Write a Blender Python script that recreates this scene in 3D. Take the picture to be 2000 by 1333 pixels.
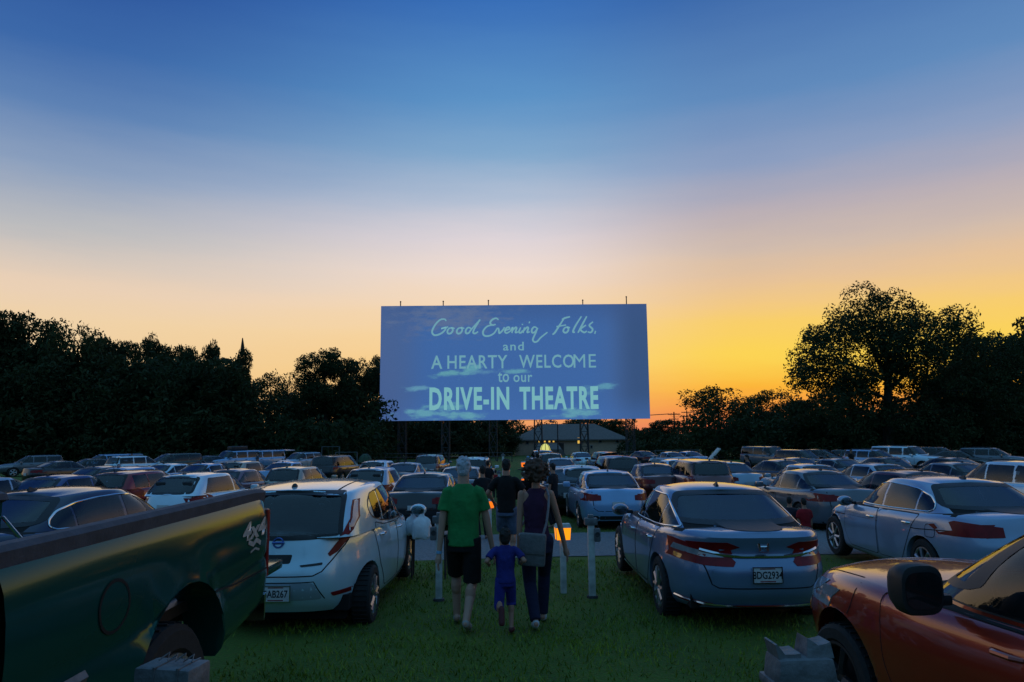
import bpy, bmesh, math, random
import numpy as np
from mathutils import Vector, Matrix
from mathutils.bvhtree import BVHTree
from mathutils.geometry import delaunay_2d_cdt
R = math.radians
for o in list(bpy.data.objects): bpy.data.objects.remove(o)
scene = bpy.context.scene
COL = scene.collection

# ------------------------------------------------------------------ camera
F, CX, CY = 1400.0, 1000.0, 666.5            # focal length and centre in photo pixels (2000 wide)
PITCH, ROLL = 7.27, 0.5
CAM = Vector((0, 0, 2.1))
cam_data = bpy.data.cameras.new('camera'); cam_data.lens = F / 2000 * 36; cam_data.sensor_width = 36
cam_data.clip_start = 0.05; cam_data.clip_end = 3000
cam = bpy.data.objects.new('camera', cam_data); COL.objects.link(cam)
CR = Matrix.Rotation(R(90 + PITCH), 3, 'X') @ Matrix.Rotation(R(-ROLL), 3, 'Z')
cam.matrix_world = Matrix.Translation(CAM) @ CR.to_4x4()
scene.camera = cam
scene.view_settings.view_transform = 'Standard'; scene.view_settings.look = 'None'
scene.view_settings.exposure = 0.0; scene.view_settings.gamma = 1.0
scene.render.engine = 'CYCLES'
scene.cycles.max_bounces = 6; scene.cycles.transparent_max_bounces = 12
try: scene.cycles.use_denoising = True
except Exception: pass

def lin(c):
    return tuple(((v/255)/12.92 if v/255 <= .04045 else ((v/255+.055)/1.055)**2.4) for v in c)

# ------------------------------------------------------------------ world: dusk sky
def build_world():
    w = bpy.data.worlds.new('World'); scene.world = w; w.use_nodes = True
    nt = w.node_tree; N = nt.nodes; L = nt.links
    bg = N['Background']; bg.inputs[1].default_value = 1.0
    tc = N.new('ShaderNodeTexCoord'); sep = N.new('ShaderNodeSeparateXYZ'); L.new(tc.outputs['Generated'], sep.inputs[0])
    def m(op, a, b=None):
        n = N.new('ShaderNodeMath'); n.operation = op
        for i, v in enumerate((a, b)):
            if v is None: continue
            if isinstance(v, (int, float)): n.inputs[i].default_value = v
            else: L.new(v, n.inputs[i])
        return n.outputs[0]
    el = m('MULTIPLY', m('ARCSINE', sep.outputs[2]), 180/math.pi/90)
    az = m('MULTIPLY', m('ARCTAN2', sep.outputs[0], sep.outputs[1]), 180/math.pi)
    # thin high streaks, a small wobble of the elevation the bands are read at
    mp = N.new('ShaderNodeMapping'); mp.inputs['Scale'].default_value = (2.2, 2.2, 16); L.new(tc.outputs['Generated'], mp.inputs[0])
    nz = N.new('ShaderNodeTexNoise'); nz.inputs['Scale'].default_value = 1.6; nz.inputs['Detail'].default_value = 5; nz.inputs['Roughness'].default_value = .6
    L.new(mp.outputs[0], nz.inputs[0])
    el = m('ADD', el, m('MULTIPLY', m('SUBTRACT', nz.outputs[0], .5), .02))
    def ramp(stops):
        n = N.new('ShaderNodeValToRGB'); cr = n.color_ramp
        while len(cr.elements) < len(stops): cr.elements.new(.5)
        for e, (p, c) in zip(cr.elements, stops): e.position = p/90; e.color = (*lin(c), 1)
        L.new(el, n.inputs[0]); return n.outputs[0]
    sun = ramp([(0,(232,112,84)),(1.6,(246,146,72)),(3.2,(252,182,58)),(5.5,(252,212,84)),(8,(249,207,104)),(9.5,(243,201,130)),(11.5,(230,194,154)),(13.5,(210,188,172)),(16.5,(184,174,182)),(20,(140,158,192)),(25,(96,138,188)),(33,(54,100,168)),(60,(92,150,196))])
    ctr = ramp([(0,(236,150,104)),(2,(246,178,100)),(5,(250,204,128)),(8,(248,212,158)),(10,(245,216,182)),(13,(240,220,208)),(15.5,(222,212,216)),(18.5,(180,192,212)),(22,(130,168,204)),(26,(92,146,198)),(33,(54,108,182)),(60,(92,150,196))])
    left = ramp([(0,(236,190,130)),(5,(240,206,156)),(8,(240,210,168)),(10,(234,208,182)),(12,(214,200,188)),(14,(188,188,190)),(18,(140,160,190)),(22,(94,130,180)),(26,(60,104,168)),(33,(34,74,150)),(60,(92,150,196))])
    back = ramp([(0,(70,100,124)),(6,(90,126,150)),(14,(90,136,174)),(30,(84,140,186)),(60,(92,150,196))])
    def mr(x, a, b):
        n = N.new('ShaderNodeMapRange'); n.interpolation_type = 'SMOOTHSTEP'
        n.inputs[1].default_value = a; n.inputs[2].default_value = b; L.new(x, n.inputs[0]); return n.outputs[0]
    def mix(f, a, b):
        n = N.new('ShaderNodeMix'); n.data_type = 'RGBA'; L.new(f, n.inputs[0]); L.new(a, n.inputs[6]); L.new(b, n.inputs[7]); return n.outputs[2]
    c = mix(mr(az, -34, 0), left, ctr)
    c = mix(mr(az, 0, 19), c, sun)
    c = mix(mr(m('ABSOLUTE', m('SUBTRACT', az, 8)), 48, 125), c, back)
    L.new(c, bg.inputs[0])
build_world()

# ------------------------------------------------------------------ picture <-> place
def ray(px, py):
    return CR @ Vector(((px-CX)/F, -(py-CY)/F, -1))
def at(px, py, Y):
    d = ray(px, py); return CAM + d*(Y/d.y)
def proj(p):
    q = CR.transposed() @ (Vector(p)-CAM)
    return CX + q.x/-q.z*F, CY - q.y/-q.z*F
_gy = np.array([-300, -20, 0, 4, 8, 13, 20, 30, 45, 65, 85, 100, 140, 400, 1500.])
_gz = np.array([.3, .3, .3, .14, 0, -.12, -.4, -.62, -.85, -1.1, -1.5, -1.8, -2.0, -2.0, -2.0])
def gz(y):
    return float(np.mean(np.interp([y-2.4, y-1.6, y-.8, y, y+.8, y+1.6, y+2.4], _gy, _gz)))
def gp(px, Y):
    py = 860
    for _ in range(4):
        p = at(px, py, Y); z = gz(Y); py = proj((p.x, Y, z))[1]
    return Vector((p.x, Y, z))
def solve(px, py, H, lo=5, hi=95):
    best = None
    prev = None
    for Y in np.arange(lo, hi, .25):
        p = at(px, py, Y); f = p.z-(gz(Y)+H)
        if prev is not None and prev > 0 >= f: return float(Y)
        if best is None or abs(f) < best[0]: best = (abs(f), float(Y))
        prev = f
    return best[1]

# ------------------------------------------------------------------ materials
def mat(name, col=(.5,.5,.5), rough=.6, metal=0, coat=0, stint=None, emit=None, es=0, noise=.0, nscale=6, spec=.5, ior=1.45, objcol=False, bump=0, bscale=40):
    m = bpy.data.materials.new(name); m.use_nodes = True
    nt = m.node_tree; N = nt.nodes; L = nt.links; b = N['Principled BSDF']
    b.inputs['Base Color'].default_value = (*col, 1); b.inputs['Roughness'].default_value = rough
    b.inputs['Metallic'].default_value = metal; b.inputs['IOR'].default_value = ior
    b.inputs['Coat Weight'].default_value = coat; b.inputs['Coat Roughness'].default_value = .03
    if stint: b.inputs['Specular Tint'].default_value = (*stint, 1); b.inputs['Coat Tint'].default_value = (*stint, 1)
    if emit: b.inputs['Emission Color'].default_value = (*emit, 1); b.inputs['Emission Strength'].default_value = es
    src = None
    if objcol:
        oi = N.new('ShaderNodeObjectInfo'); src = oi.outputs['Color']; L.new(src, b.inputs['Base Color'])
    if noise or bump:
        tc = N.new('ShaderNodeTexCoord')
    if noise:
        nz = N.new('ShaderNodeTexNoise'); nz.inputs['Scale'].default_value = nscale; nz.inputs['Detail'].default_value = 6
        L.new(tc.outputs['Object'], nz.inputs[0])
        mr = N.new('ShaderNodeMapRange'); mr.inputs[1].default_value = .25; mr.inputs[2].default_value = .75
        mr.inputs[3].default_value = 1-noise; mr.inputs[4].default_value = 1+noise; L.new(nz.outputs[0], mr.inputs[0])
        mx = N.new('ShaderNodeMix'); mx.data_type = 'RGBA'; mx.blend_type = 'MULTIPLY'; mx.inputs[0].default_value = 1
        if src: L.new(src, mx.inputs[6])
        else: mx.inputs[6].default_value = (*col, 1)
        L.new(mr.outputs[0], mx.inputs[7]); L.new(mx.outputs[2], b.inputs['Base Color'])
    if bump:
        nb = N.new('ShaderNodeTexNoise'); nb.inputs['Scale'].default_value = bscale; nb.inputs['Detail'].default_value = 4
        L.new(tc.outputs['Object'], nb.inputs[0])
        bp = N.new('ShaderNodeBump'); bp.inputs['Strength'].default_value = bump; bp.inputs['Distance'].default_value = .02
        L.new(nb.outputs[0], bp.inputs['Height']); L.new(bp.outputs[0], b.inputs['Normal'])
    return m
M = {}
M['paint'] = mat('car_paint', rough=.3, metal=.3, coat=1, objcol=True, noise=.07, nscale=3)
def car_glass(name, tint, ior):
    m = bpy.data.materials.new(name); m.use_nodes = True; nt = m.node_tree; N = nt.nodes; L = nt.links; N.remove(N['Principled BSDF'])
    tr = N.new('ShaderNodeBsdfTransparent'); tr.inputs[0].default_value = (*tint, 1); gl = N.new('ShaderNodeBsdfGlossy'); gl.inputs['Roughness'].default_value = .03
    fr = N.new('ShaderNodeFresnel'); fr.inputs[0].default_value = ior; mx = N.new('ShaderNodeMixShader')
    tc = N.new('ShaderNodeTexCoord'); nz = N.new('ShaderNodeTexNoise'); nz.inputs['Scale'].default_value = 3; L.new(tc.outputs['Object'], nz.inputs[0])
    df = N.new('ShaderNodeBsdfDiffuse'); df.inputs[0].default_value = (.3,.32,.36,1); m2 = N.new('ShaderNodeMixShader')      # a film of dust
    ml = N.new('ShaderNodeMath'); ml.operation = 'MULTIPLY'; ml.inputs[1].default_value = .05; L.new(nz.outputs[0], ml.inputs[0]); L.new(ml.outputs[0], m2.inputs[0]); L.new(tr.outputs[0], m2.inputs[1]); L.new(df.outputs[0], m2.inputs[2])
    L.new(fr.outputs[0], mx.inputs[0]); L.new(m2.outputs[0], mx.inputs[1]); L.new(gl.outputs[0], mx.inputs[2]); L.new(mx.outputs[0], N['Material Output'].inputs[0]); return m
M['glass'] = car_glass('window_glass', (.50,.54,.54), 1.6); M['backglass'] = car_glass('sloped_window_glass', (.42,.48,.50), 1.75)
M['seat'] = mat('seat_fabric', (.035,.035,.038), .9, noise=.2, nscale=12)
M['rubber'] = mat('tyre_rubber', (.018,.018,.019), .85, noise=.3, nscale=30)
M['plastic'] = mat('black_plastic', (.018,.018,.02), .5, noise=.2, nscale=20)
M['under'] = mat('underbody', (.008,.008,.008), .9)
M['alloy'] = mat('alloy', (.42,.43,.45), .3, .85, noise=.15, nscale=14)
M['chrome'] = mat('chrome', (.72,.73,.76), .12, 1, noise=.08)
M['redlens'] = mat('red_lens', (.19,.004,.008), .3, ior=1.35, noise=.3, nscale=12)
M['clearlens'] = mat('clear_lens', (.30,.31,.34), .12, .2, coat=1, noise=.15, nscale=14)
M['amber'] = mat('amber_lens', (.75,.22,.02), .15, coat=1, noise=.1)
M['plate'] = mat('plate_white', (.52,.52,.53), .4, noise=.1, nscale=20)
M['ink'] = mat('plate_ink', (.015,.015,.02), .5)
M['seam'] = mat('panel_gap', (.006,.006,.007), .9)
M['wood_white'] = mat('white_painted_wood', (.50,.50,.48), .7, noise=.35, nscale=9, bump=.3)
M['oldmetal'] = mat('grey_cast_metal', (.16,.16,.17), .65, .3, noise=.35, nscale=14, bump=.3)
M['darkmetal'] = mat('dark_steel', (.06,.06,.065), .6, .6, noise=.3)
M['headlamp_on'] = mat('headlamp_lit', (.9,.8,.6), .2, emit=(1,.72,.35), es=9)

# ------------------------------------------------------------------ mesh helpers
class MB:
    def __init__(s): s.v = []; s.f = []; s.mi = []
    def add(s, vs, fs, mi=0):
        b = len(s.v); s.v += [tuple(p) for p in vs]
        for f in fs: s.f.append([b+i for i in f]); s.mi.append(mi)
    def box(s, c, d, rot=None, bevel=0, mi=0, taper=1):
        hx, hy, hz = d[0]/2, d[1]/2, d[2]/2
        if bevel:
            b = min(bevel, hx*.9, hy*.9, hz*.9); vs = []
            bm = bmesh.new(); bmesh.ops.create_cube(bm, size=1)
            for v in bm.verts: v.co = Vector((v.co.x*2*hx, v.co.y*2*hy, v.co.z*2*hz))
            bmesh.ops.bevel(bm, geom=list(bm.edges), offset=b, segments=2, affect='EDGES', profile=.6)
            bm.verts.index_update()
            vs = [v.co.copy() for v in bm.verts]; fs = [[v.index for v in f.verts] for f in bm.faces]; bm.free()
        else:
            vs = [Vector((x*hx, y*hy, z*hz)) for x in (-1,1) for y in (-1,1) for z in (-1,1)]
            fs = [(0,1,3,2),(4,6,7,5),(0,4,5,1),(2,3,7,6),(0,2,6,4),(1,5,7,3)]
        for v in vs:
            if taper != 1 and v.z > 0: v.x *= taper; v.y *= taper
        if rot: vs = [rot @ v for v in vs]
        s.add([Vector(c)+v for v in vs], fs, mi); return s
    def tube(s, pts, r, n=8, mi=0, cap=True):
        pts = [Vector(p) for p in pts]; rs = r if isinstance(r, (list, tuple)) else [r]*len(pts)
        rings = []; up = None
        for i, p in enumerate(pts):
            t = (pts[min(i+1,len(pts)-1)]-pts[max(i-1,0)]).normalized()
            a = up if up is not None else (Vector((1,0,0)) if abs(t.x) < .8 else Vector((0,1,0)))
            x = (a - t*a.dot(t)).normalized(); up = x; y = t.cross(x)
            rings.append([p + (x*math.cos(2*math.pi*k/n)+y*math.sin(2*math.pi*k/n))*rs[i] for k in range(n)])
        vs = [q for g in rings for q in g]; fs = []
        for i in range(len(rings)-1):
            for k in range(n): fs.append((i*n+k, i*n+(k+1)%n, (i+1)*n+(k+1)%n, (i+1)*n+k))
        if cap: fs.append(tuple(range(n-1,-1,-1))); fs.append(tuple((len(rings)-1)*n+k for k in range(n)))
        s.add(vs, fs, mi); return s
    def lathe(s, prof, n=28, axis='x', c=(0,0,0), mi=0, closed=False):
        vs = []; fs = []; c = Vector(c)
        for (a, r) in prof:
            for k in range(n):
                t = 2*math.pi*k/n
                q = (a, r*math.cos(t), r*math.sin(t)) if axis == 'x' else ((r*math.cos(t), a, r*math.sin(t)) if axis == 'y' else (r*math.cos(t), r*math.sin(t), a))
                vs.append(c+Vector(q))
        m = len(prof)
        for i in range(m if closed else m-1):
            j = (i+1) % m
            for k in range(n): fs.append((i*n+k, i*n+(k+1)%n, j*n+(k+1)%n, j*n+k))
        s.add(vs, fs, mi); return s
    def ell(s, c, rad, rot=None, n=12, mi=0):
        vs = []; fs = []
        for i in range(n//2+1):
            a = math.pi*i/(n//2)
            for k in range(n):
                b = 2*math.pi*k/n
                v = Vector((math.sin(a)*math.cos(b)*rad[0], math.sin(a)*math.sin(b)*rad[1], math.cos(a)*rad[2]))
                if rot: v = rot @ v
                vs.append(Vector(c)+v)
        for i in range(n//2):
            for k in range(n): fs.append((i*n+k, (i+1)*n+k, (i+1)*n+(k+1)%n, i*n+(k+1)%n))
        s.add(vs, fs, mi); return s
    def rings(s, rings, cap=True, mi=0):
        n = len(rings[0]); vs = [q for g in rings for q in g]; fs = []
        for i in range(len(rings)-1):
            for k in range(n): fs.append((i*n+k, i*n+(k+1)%n, (i+1)*n+(k+1)%n, (i+1)*n+k))
        if cap: fs.append(tuple(range(n-1,-1,-1))); fs.append(tuple((len(rings)-1)*n+k for k in range(n)))
        s.add(vs, fs, mi); return s
    def mesh(s, name, mats, smooth=35):
        me = bpy.data.meshes.new(name); me.from_pydata(s.v, [], s.f)
        for m in (mats if isinstance(mats, (list, tuple)) else [mats]): me.materials.append(m)
        if any(s.mi): me.polygons.foreach_set('material_index', s.mi)
        bm = bmesh.new(); bm.from_mesh(me); bmesh.ops.remove_doubles(bm, verts=bm.verts, dist=1e-5)
        bmesh.ops.recalc_face_normals(bm, faces=bm.faces); bm.to_mesh(me); bm.free()
        if smooth:
            me.polygons.foreach_set('use_smooth', [True]*len(me.polygons)); me.set_sharp_from_angle(angle=R(smooth))
        me.update(); return me
    def build(s, name, mats, parent=None, smooth=35):
        return link(name, s.mesh(name, mats, smooth), parent)
def link(name, me, parent=None):
    o = bpy.data.objects.new(name, me); COL.objects.link(o)
    if parent: o.parent = parent
    return o
def tag(o, label=None, cat=None, group=None, kind=None):
    if label: o['label'] = label
    if cat: o['category'] = cat
    if group: o['group'] = group
    if kind: o['kind'] = kind
    return o
def empty(name, loc=(0,0,0), rz=0, label=None, cat=None, group=None):
    o = bpy.data.objects.new(name, None); COL.objects.link(o); o.location = loc; o.rotation_euler.z = rz; o.empty_display_size = .1
    return tag(o, label, cat, group)
def copy_tree(o, parent=None):
    c = o.copy(); COL.objects.link(c); c.parent = parent
    for ch in list(o.children): copy_tree(ch, c)
    return c
def kids(o):
    out = [o]
    for c in o.children: out += kids(c)
    return out
def quads_mesh(name, co, material, per=4):
    n = len(co)//per; me = bpy.data.meshes.new(name)
    me.vertices.add(len(co)); me.vertices.foreach_set('co', np.asarray(co, dtype=np.float32).ravel())
    me.loops.add(n*per); me.loops.foreach_set('vertex_index', np.arange(n*per, dtype=np.int32))
    me.polygons.add(n); me.polygons.foreach_set('loop_start', np.arange(0, n*per, per, dtype=np.int32))
    me.materials.append(material); me.update(calc_edges=True); me.validate(); return me
def text_mesh(body, size, mat_, bold=0, sx=1, shear=0, extrude=.0, spacing=1):
    cu = bpy.data.curves.new('lettering', 'FONT'); cu.body = body; cu.size = size; cu.align_x = 'CENTER'; cu.align_y = 'CENTER'
    cu.offset = bold; cu.shear = shear; cu.extrude = extrude; cu.space_character = spacing; cu.resolution_u = 3
    ob = bpy.data.objects.new('lettering', cu); COL.objects.link(ob)
    dg = bpy.context.evaluated_depsgraph_get(); me = bpy.data.meshes.new_from_object(ob.evaluated_get(dg))
    bpy.data.objects.remove(ob); bpy.data.curves.remove(cu)
    for v in me.vertices: v.co.x *= sx
    me.materials.clear(); me.materials.append(mat_); me.name = 'lettering'
    return me

# ------------------------------------------------------------------ ground, lane
def build_ground():
    m = bpy.data.materials.new('grass_field'); m.use_nodes = True; nt = m.node_tree; N = nt.nodes; L = nt.links; b = N['Principled BSDF']
    b.inputs['Roughness'].default_value = .95
    tc = N.new('ShaderNodeTexCoord')
    n1 = N.new('ShaderNodeTexNoise'); n1.inputs['Scale'].default_value = .9; n1.inputs['Detail'].default_value = 8; L.new(tc.outputs['Object'], n1.inputs[0])
    n2 = N.new('ShaderNodeTexNoise'); n2.inputs['Scale'].default_value = 35; n2.inputs['Detail'].default_value = 5; L.new(tc.outputs['Object'], n2.inputs[0])
    r1 = N.new('ShaderNodeValToRGB'); e = r1.color_ramp.elements; e[0].position = .3; e[0].color = (.04,.075,.003,1); e[1].position = .72; e[1].color = (.07,.115,.005,1)
    k = e.new(.80); k.color = (.07,.06,.035,1)
    L.new(n1.outputs[0], r1.inputs[0])
    mx = N.new('ShaderNodeMix'); mx.data_type = 'RGBA'; mx.blend_type = 'MULTIPLY'; mx.inputs[0].default_value = .8; L.new(r1.outputs[0], mx.inputs[6]); L.new(n2.outputs[1], mx.inputs[7])
    mr = N.new('ShaderNodeMix'); mr.data_type = 'RGBA'; mr.blend_type = 'MULTIPLY'; mr.inputs[0].default_value = 1; mr.inputs[7].default_value = (1.8,1.8,1.8,1); L.new(mx.outputs[2], mr.inputs[6])
    L.new(mr.outputs[2], b.inputs['Base Color'])
    bp = N.new('ShaderNodeBump'); bp.inputs['Strength'].default_value = .8; bp.inputs['Distance'].default_value = .04; L.new(n2.outputs[0], bp.inputs['Height']); L.new(bp.outputs[0], b.inputs['Normal'])
    ys = [-300,-60,-20,-8] + [i*1.0 for i in range(-4,60)] + list(range(60,150,3)) + [160,200,280,400,700,1200]
    xs = [-1200,-500,-200,-100,-60,-30,-15,-8,-4,0,4,8,15,30,60,100,200,500,1200]
    vs = [(x, y, gz(y)) for y in ys for x in xs]; nx = len(xs)
    fs = [(j*nx+i, j*nx+i+1, (j+1)*nx+i+1, (j+1)*nx+i) for j in range(len(ys)-1) for i in range(nx-1)]
    mb = MB(); mb.add(vs, fs); tag(mb.build('ground', m), kind='structure')
    # gravel lane between the first two rows
    g = mat('gravel', (.17,.17,.18), .95, noise=.35, nscale=18, bump=.7, bscale=70)
    mb = MB(); ys = np.arange(13.2, 17.6, .55)
    rows = [[(x, y + .12*math.sin(x*.6+y) + (.25*math.sin(x*.23) if i in (0, len(ys)-1) else 0), gz(y)+.006) for x in np.arange(-60, 60.1, 1.0)] for i, y in enumerate(ys)]
    nx = len(rows[0]); mb.add([p for r in rows for p in r], [(j*nx+i, j*nx+i+1, (j+1)*nx+i+1, (j+1)*nx+i) for j in range(len(rows)-1) for i in range(nx-1)])
    tag(mb.build('gravel_lane', g), kind='structure')
    # mown grass near the camera: real blades
    rng = np.random.default_rng(5)
    gm = bpy.data.materials.new('grass_blade'); gm.use_nodes = True; nt = gm.node_tree; N = nt.nodes; L = nt.links; b = N['Principled BSDF']
    tc = N.new('ShaderNodeTexCoord'); n1 = N.new('ShaderNodeTexNoise'); n1.inputs['Scale'].default_value = .8; n1.inputs['Detail'].default_value = 9; n1.inputs['Roughness'].default_value = .68; L.new(tc.outputs['Object'], n1.inputs[0])
    r1 = N.new('ShaderNodeValToRGB'); e = r1.color_ramp.elements; e[0].position = .32; e[0].color = (.055,.105,.002,1); e[1].position = .66; e[1].color = (.21,.275,.007,1)
    k = e.new(.78); k.color = (.17,.17,.04,1); L.new(n1.outputs[0], r1.inputs[0]); L.new(r1.outputs[0], b.inputs['Base Color']); b.inputs['Roughness'].default_value = .7
    pts = []
    for (x0, x1, y0, y1, dens) in ((-2.6,3.2,4.6,8.5,620),(-2.4,2.8,8.5,12.9,420),(-8,-2.4,7,12.9,60),(2.8,9,7,12.9,60),(-9,11,17.4,26,70)):
        n = int((x1-x0)*(y1-y0)*dens); pts.append(np.stack([rng.uniform(x0,x1,n), rng.uniform(y0,y1,n)], 1))
    p = np.concatenate(pts); n = len(p)
    patch = np.sin(p[:,0]*2.1+np.sin(p[:,1]*1.7))*np.sin(p[:,1]*2.6+p[:,0])
    keep = rng.uniform(0,1,n) < .66+.42*patch; keep &= rng.uniform(0,1,n) > .45*np.exp(-((p[:,0]-.12-.12*np.sin(p[:,1]*1.3))/.28)**2)*(.6+.4*np.sin(p[:,1]*4))
    for bx, Y in ((857,9.55),(1157,9.65),(1101,10.0)):      # bare earth at the foot of each post
        b = gp(bx, Y); keep &= np.hypot(p[:,0]-b.x, (p[:,1]-b.y)*.8) > rng.uniform(.08,.38,n)
    p = p[keep]; n = len(p)
    z = np.interp(p[:,1], np.arange(0,40,.25), [gz(v) for v in np.arange(0,40,.25)])
    a = rng.uniform(0, 2*np.pi, n); h = rng.uniform(.025,.065,n)*(1+.25*np.sin(p[:,0]*3)*np.sin(p[:,1]*3)); w = rng.uniform(.004,.008,n)*(1+p[:,1]*.04)
    lx, ly = rng.normal(0,.5,n)*h, rng.normal(0,.5,n)*h
    dx, dy = np.cos(a)*w, np.sin(a)*w
    co = np.zeros((n,3,3)); co[:,0] = np.stack([p[:,0]-dx, p[:,1]-dy, z-.005],1); co[:,1] = np.stack([p[:,0]+dx, p[:,1]+dy, z-.005],1); co[:,2] = np.stack([p[:,0]+lx, p[:,1]+ly, z+h],1)
    tag(link('grass', quads_mesh('grass', co.reshape(-1,3), gm, 3)), 'short mown green grass between the parked cars', 'grass', kind='stuff')
build_ground()
# ------------------------------------------------------------------ trees
def leaf_mat(name, a, b):
    m = bpy.data.materials.new(name); m.use_nodes = True; nt = m.node_tree; N = nt.nodes; L = nt.links; p = N['Principled BSDF']
    tc = N.new('ShaderNodeTexCoord'); nz = N.new('ShaderNodeTexNoise'); nz.inputs['Scale'].default_value = .9; nz.inputs['Detail'].default_value = 6
    L.new(tc.outputs['Object'], nz.inputs[0]); r = N.new('ShaderNodeValToRGB'); e = r.color_ramp.elements
    e[0].position = .35; e[0].color = (*a,1); e[1].position = .7; e[1].color = (*b,1); L.new(nz.outputs[0], r.inputs[0]); L.new(r.outputs[0], p.inputs['Base Color'])
    p.inputs['Roughness'].default_value = .75; p.inputs['Specular IOR Level'].default_value = .2
    tr = N.new('ShaderNodeBsdfTranslucent'); L.new(r.outputs[0], tr.inputs[0]); ms = N.new('ShaderNodeMixShader'); ms.inputs[0].default_value = .25
    L.new(p.outputs[0], ms.inputs[1]); L.new(tr.outputs[0], ms.inputs[2]); L.new(ms.outputs[0], N['Material Output'].inputs[0]); return m
M['leaf'] = leaf_mat('dark_foliage', (.02,.032,.012), (.05,.07,.026))
M['leaf2'] = leaf_mat('olive_foliage', (.03,.045,.014), (.06,.08,.03))
M['bark'] = mat('bark', (.03,.025,.02), .95, noise=.4, nscale=8, bump=.5)

def leaves(rng, blobs, per_m2, size):
    """leaf cards on and inside ellipsoid clumps: blobs = (x,y,z,rx,ry,rz,density)"""
    out = []
    for (x,y,z,rx,ry,rz,d) in blobs:
        n = max(12, int(4*math.pi*((rx*ry*rz)**(2/3))*per_m2*d))
        v = rng.normal(0,1,(n,3)); v /= np.linalg.norm(v,axis=1)[:,None]
        r = rng.uniform(.25,1,n)**.45*(1+rng.normal(0,.07,n))
        c = v*r[:,None]*np.array([rx,ry,rz])+np.array([x,y,z])
        a = rng.normal(0,1,(n,3)); a /= np.linalg.norm(a,axis=1)[:,None]
        b = np.cross(a, rng.normal(0,1,(n,3))); b /= np.linalg.norm(b,axis=1)[:,None]+1e-6
        s = size*rng.uniform(.5,1.35,n)[:,None]
        q = np.stack([c-a*s, c+b*s*.42-a*s*.15, c+a*s, c-b*s*.42-a*s*.15], 1); out.append(q.reshape(-1,3))
    return np.concatenate(out)
def crown_blobs(rng, n, shape):
    """unit crown: z 0..1, radius about .5"""
    bl = []
    for i in range(n):
        z = rng.uniform(.03,.97)
        if shape == 'round': prof = .5*math.sqrt(max(.02, 1-(2*z-1)**2))
        elif shape == 'tall': prof = .42*(1-z**2.2)**.7+.06
        elif shape == 'bush': prof = .5*(1-z**3)**.5
        else: prof = .5*(max(.02, 1-(1.6*z-.8)**2))**.5*(.75+.25*z)
        a = rng.uniform(0,6.28); r = prof*math.sqrt(rng.uniform(.05,1))*.85
        s = rng.uniform(.09,.19)*(1.1-.45*z)
        bl.append((r*math.cos(a), r*math.sin(a), z-s*.3, s*1.1, s*1.1, s*.8, rng.uniform(.6,1.2)))
    return bl
CROWNS = {}
def crown(kind, k, height, leafsize=.22, dens=14, n=78):
    key = (kind, k)
    if key not in CROWNS:
        rng = np.random.default_rng(hash(kind)%97 if False else sum(map(ord, kind))*31+k)
        H = 11.0
        bl = [(x*H,y*H,z*H,a*H,b*H,c*H,d) for (x,y,z,a,b,c,d) in crown_blobs(rng, n, kind if kind in ('round','tall','bush','loose') else 'round')]
        CROWNS[key] = quads_mesh('crown', leaves(rng, bl, dens*(.38 if kind == 'loose' else 1), leafsize), M['leaf2'] if kind == 'loose' else M['leaf'])
    return CROWNS[key]
trunkmesh = None
def trunk_shape(rng, forks=5):
    mb = MB(); mb.tube([(0,0,-.3),(.05,0,2.2),(-.05,.1,4.5),(.1,0,7.5),(0,.1,10)], [.34,.24,.19,.12,.03], 8)
    for i in range(forks):
        a = rng.uniform(0,6.28); z = rng.uniform(2.5,7); l = rng.uniform(1.8,3.4)
        mb.tube([(0,0,z),(math.cos(a)*l*.5,math.sin(a)*l*.5,z+l*.5),(math.cos(a)*l,math.sin(a)*l,z+l*1.1)], [.1,.06,.02], 6)
    return mb.mesh('trunk', M['bark'])
rngT = random.Random(8); TR = [trunk_shape(rngT) for _ in range(3)]
NT = [0]
def tree(px, py_top, wpx, Y, kind, label, name='tree', group='trees round the field', low=.12):
    base = gp(px, Y); top = at(px, py_top, Y).z; H = top-base.z; W = wpx*Y/F
    NT[0] += 1; k = NT[0] % 3
    t = empty(name, base, NT[0]*1.7, label, 'tree', group)
    tr = link('trunk', TR[k], t); tr.scale = (H/11, H/11, H/11*.93)
    c = link('crown', crown(kind, k, H), t); c.location = (0,0,H*low)
    c.scale = (W/11/.72, W/11/.72, H*(1-low)/11*.97)
    return t
# left wood (tops traced along the photograph's skyline), each tree its own
LEFT = [(-60,590,150,92,'round','broad dark tree beyond the left edge of the wood'),
 (40,604,130,96,'round','tall dark tree at the far left end of the wood'),
 (126,612,105,93,'loose','airy tree with sky showing through it at the left of the wood'),
 (188,642,95,100,'round','rounded dark tree right of the airy tree in the left wood'),
 (236,650,80,103,'bush','low topped dark tree in the left wood above the open tailgate car'),
 (284,638,58,98,'tall','narrow pointed dark tree rising above its neighbours in the left wood'),
 (330,656,80,101,'round','dark tree in the middle of the left wood with a flat top'),
 (368,660,56,99,'tall','upright dark tree just left of the twin tops in the left wood'),
 (403,652,54,96,'tall','tallest of the twin topped dark trees in the left wood'),
 (436,690,64,100,'bush','low dark tree between the twin tops and the spiked tree'),
 (523,712,80,108,'loose','thin olive tree right of the spiked tree with sky behind'),
 (566,722,66,112,'loose','small airy tree in front of the bright gap in the wood'),
 (604,760,70,118,'loose','sparse low tree in the bright gap left of the lollipop tree'),
 (702,684,92,100,'round','dark rounded tree nearest the left edge of the movie screen'),
 (748,676,74,106,'round','dark tree half hidden behind the left edge of the movie screen')]
for i, a in enumerate(LEFT): tree(a[0], a[1]+(3 if i < 3 else 9), *a[2:])
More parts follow.
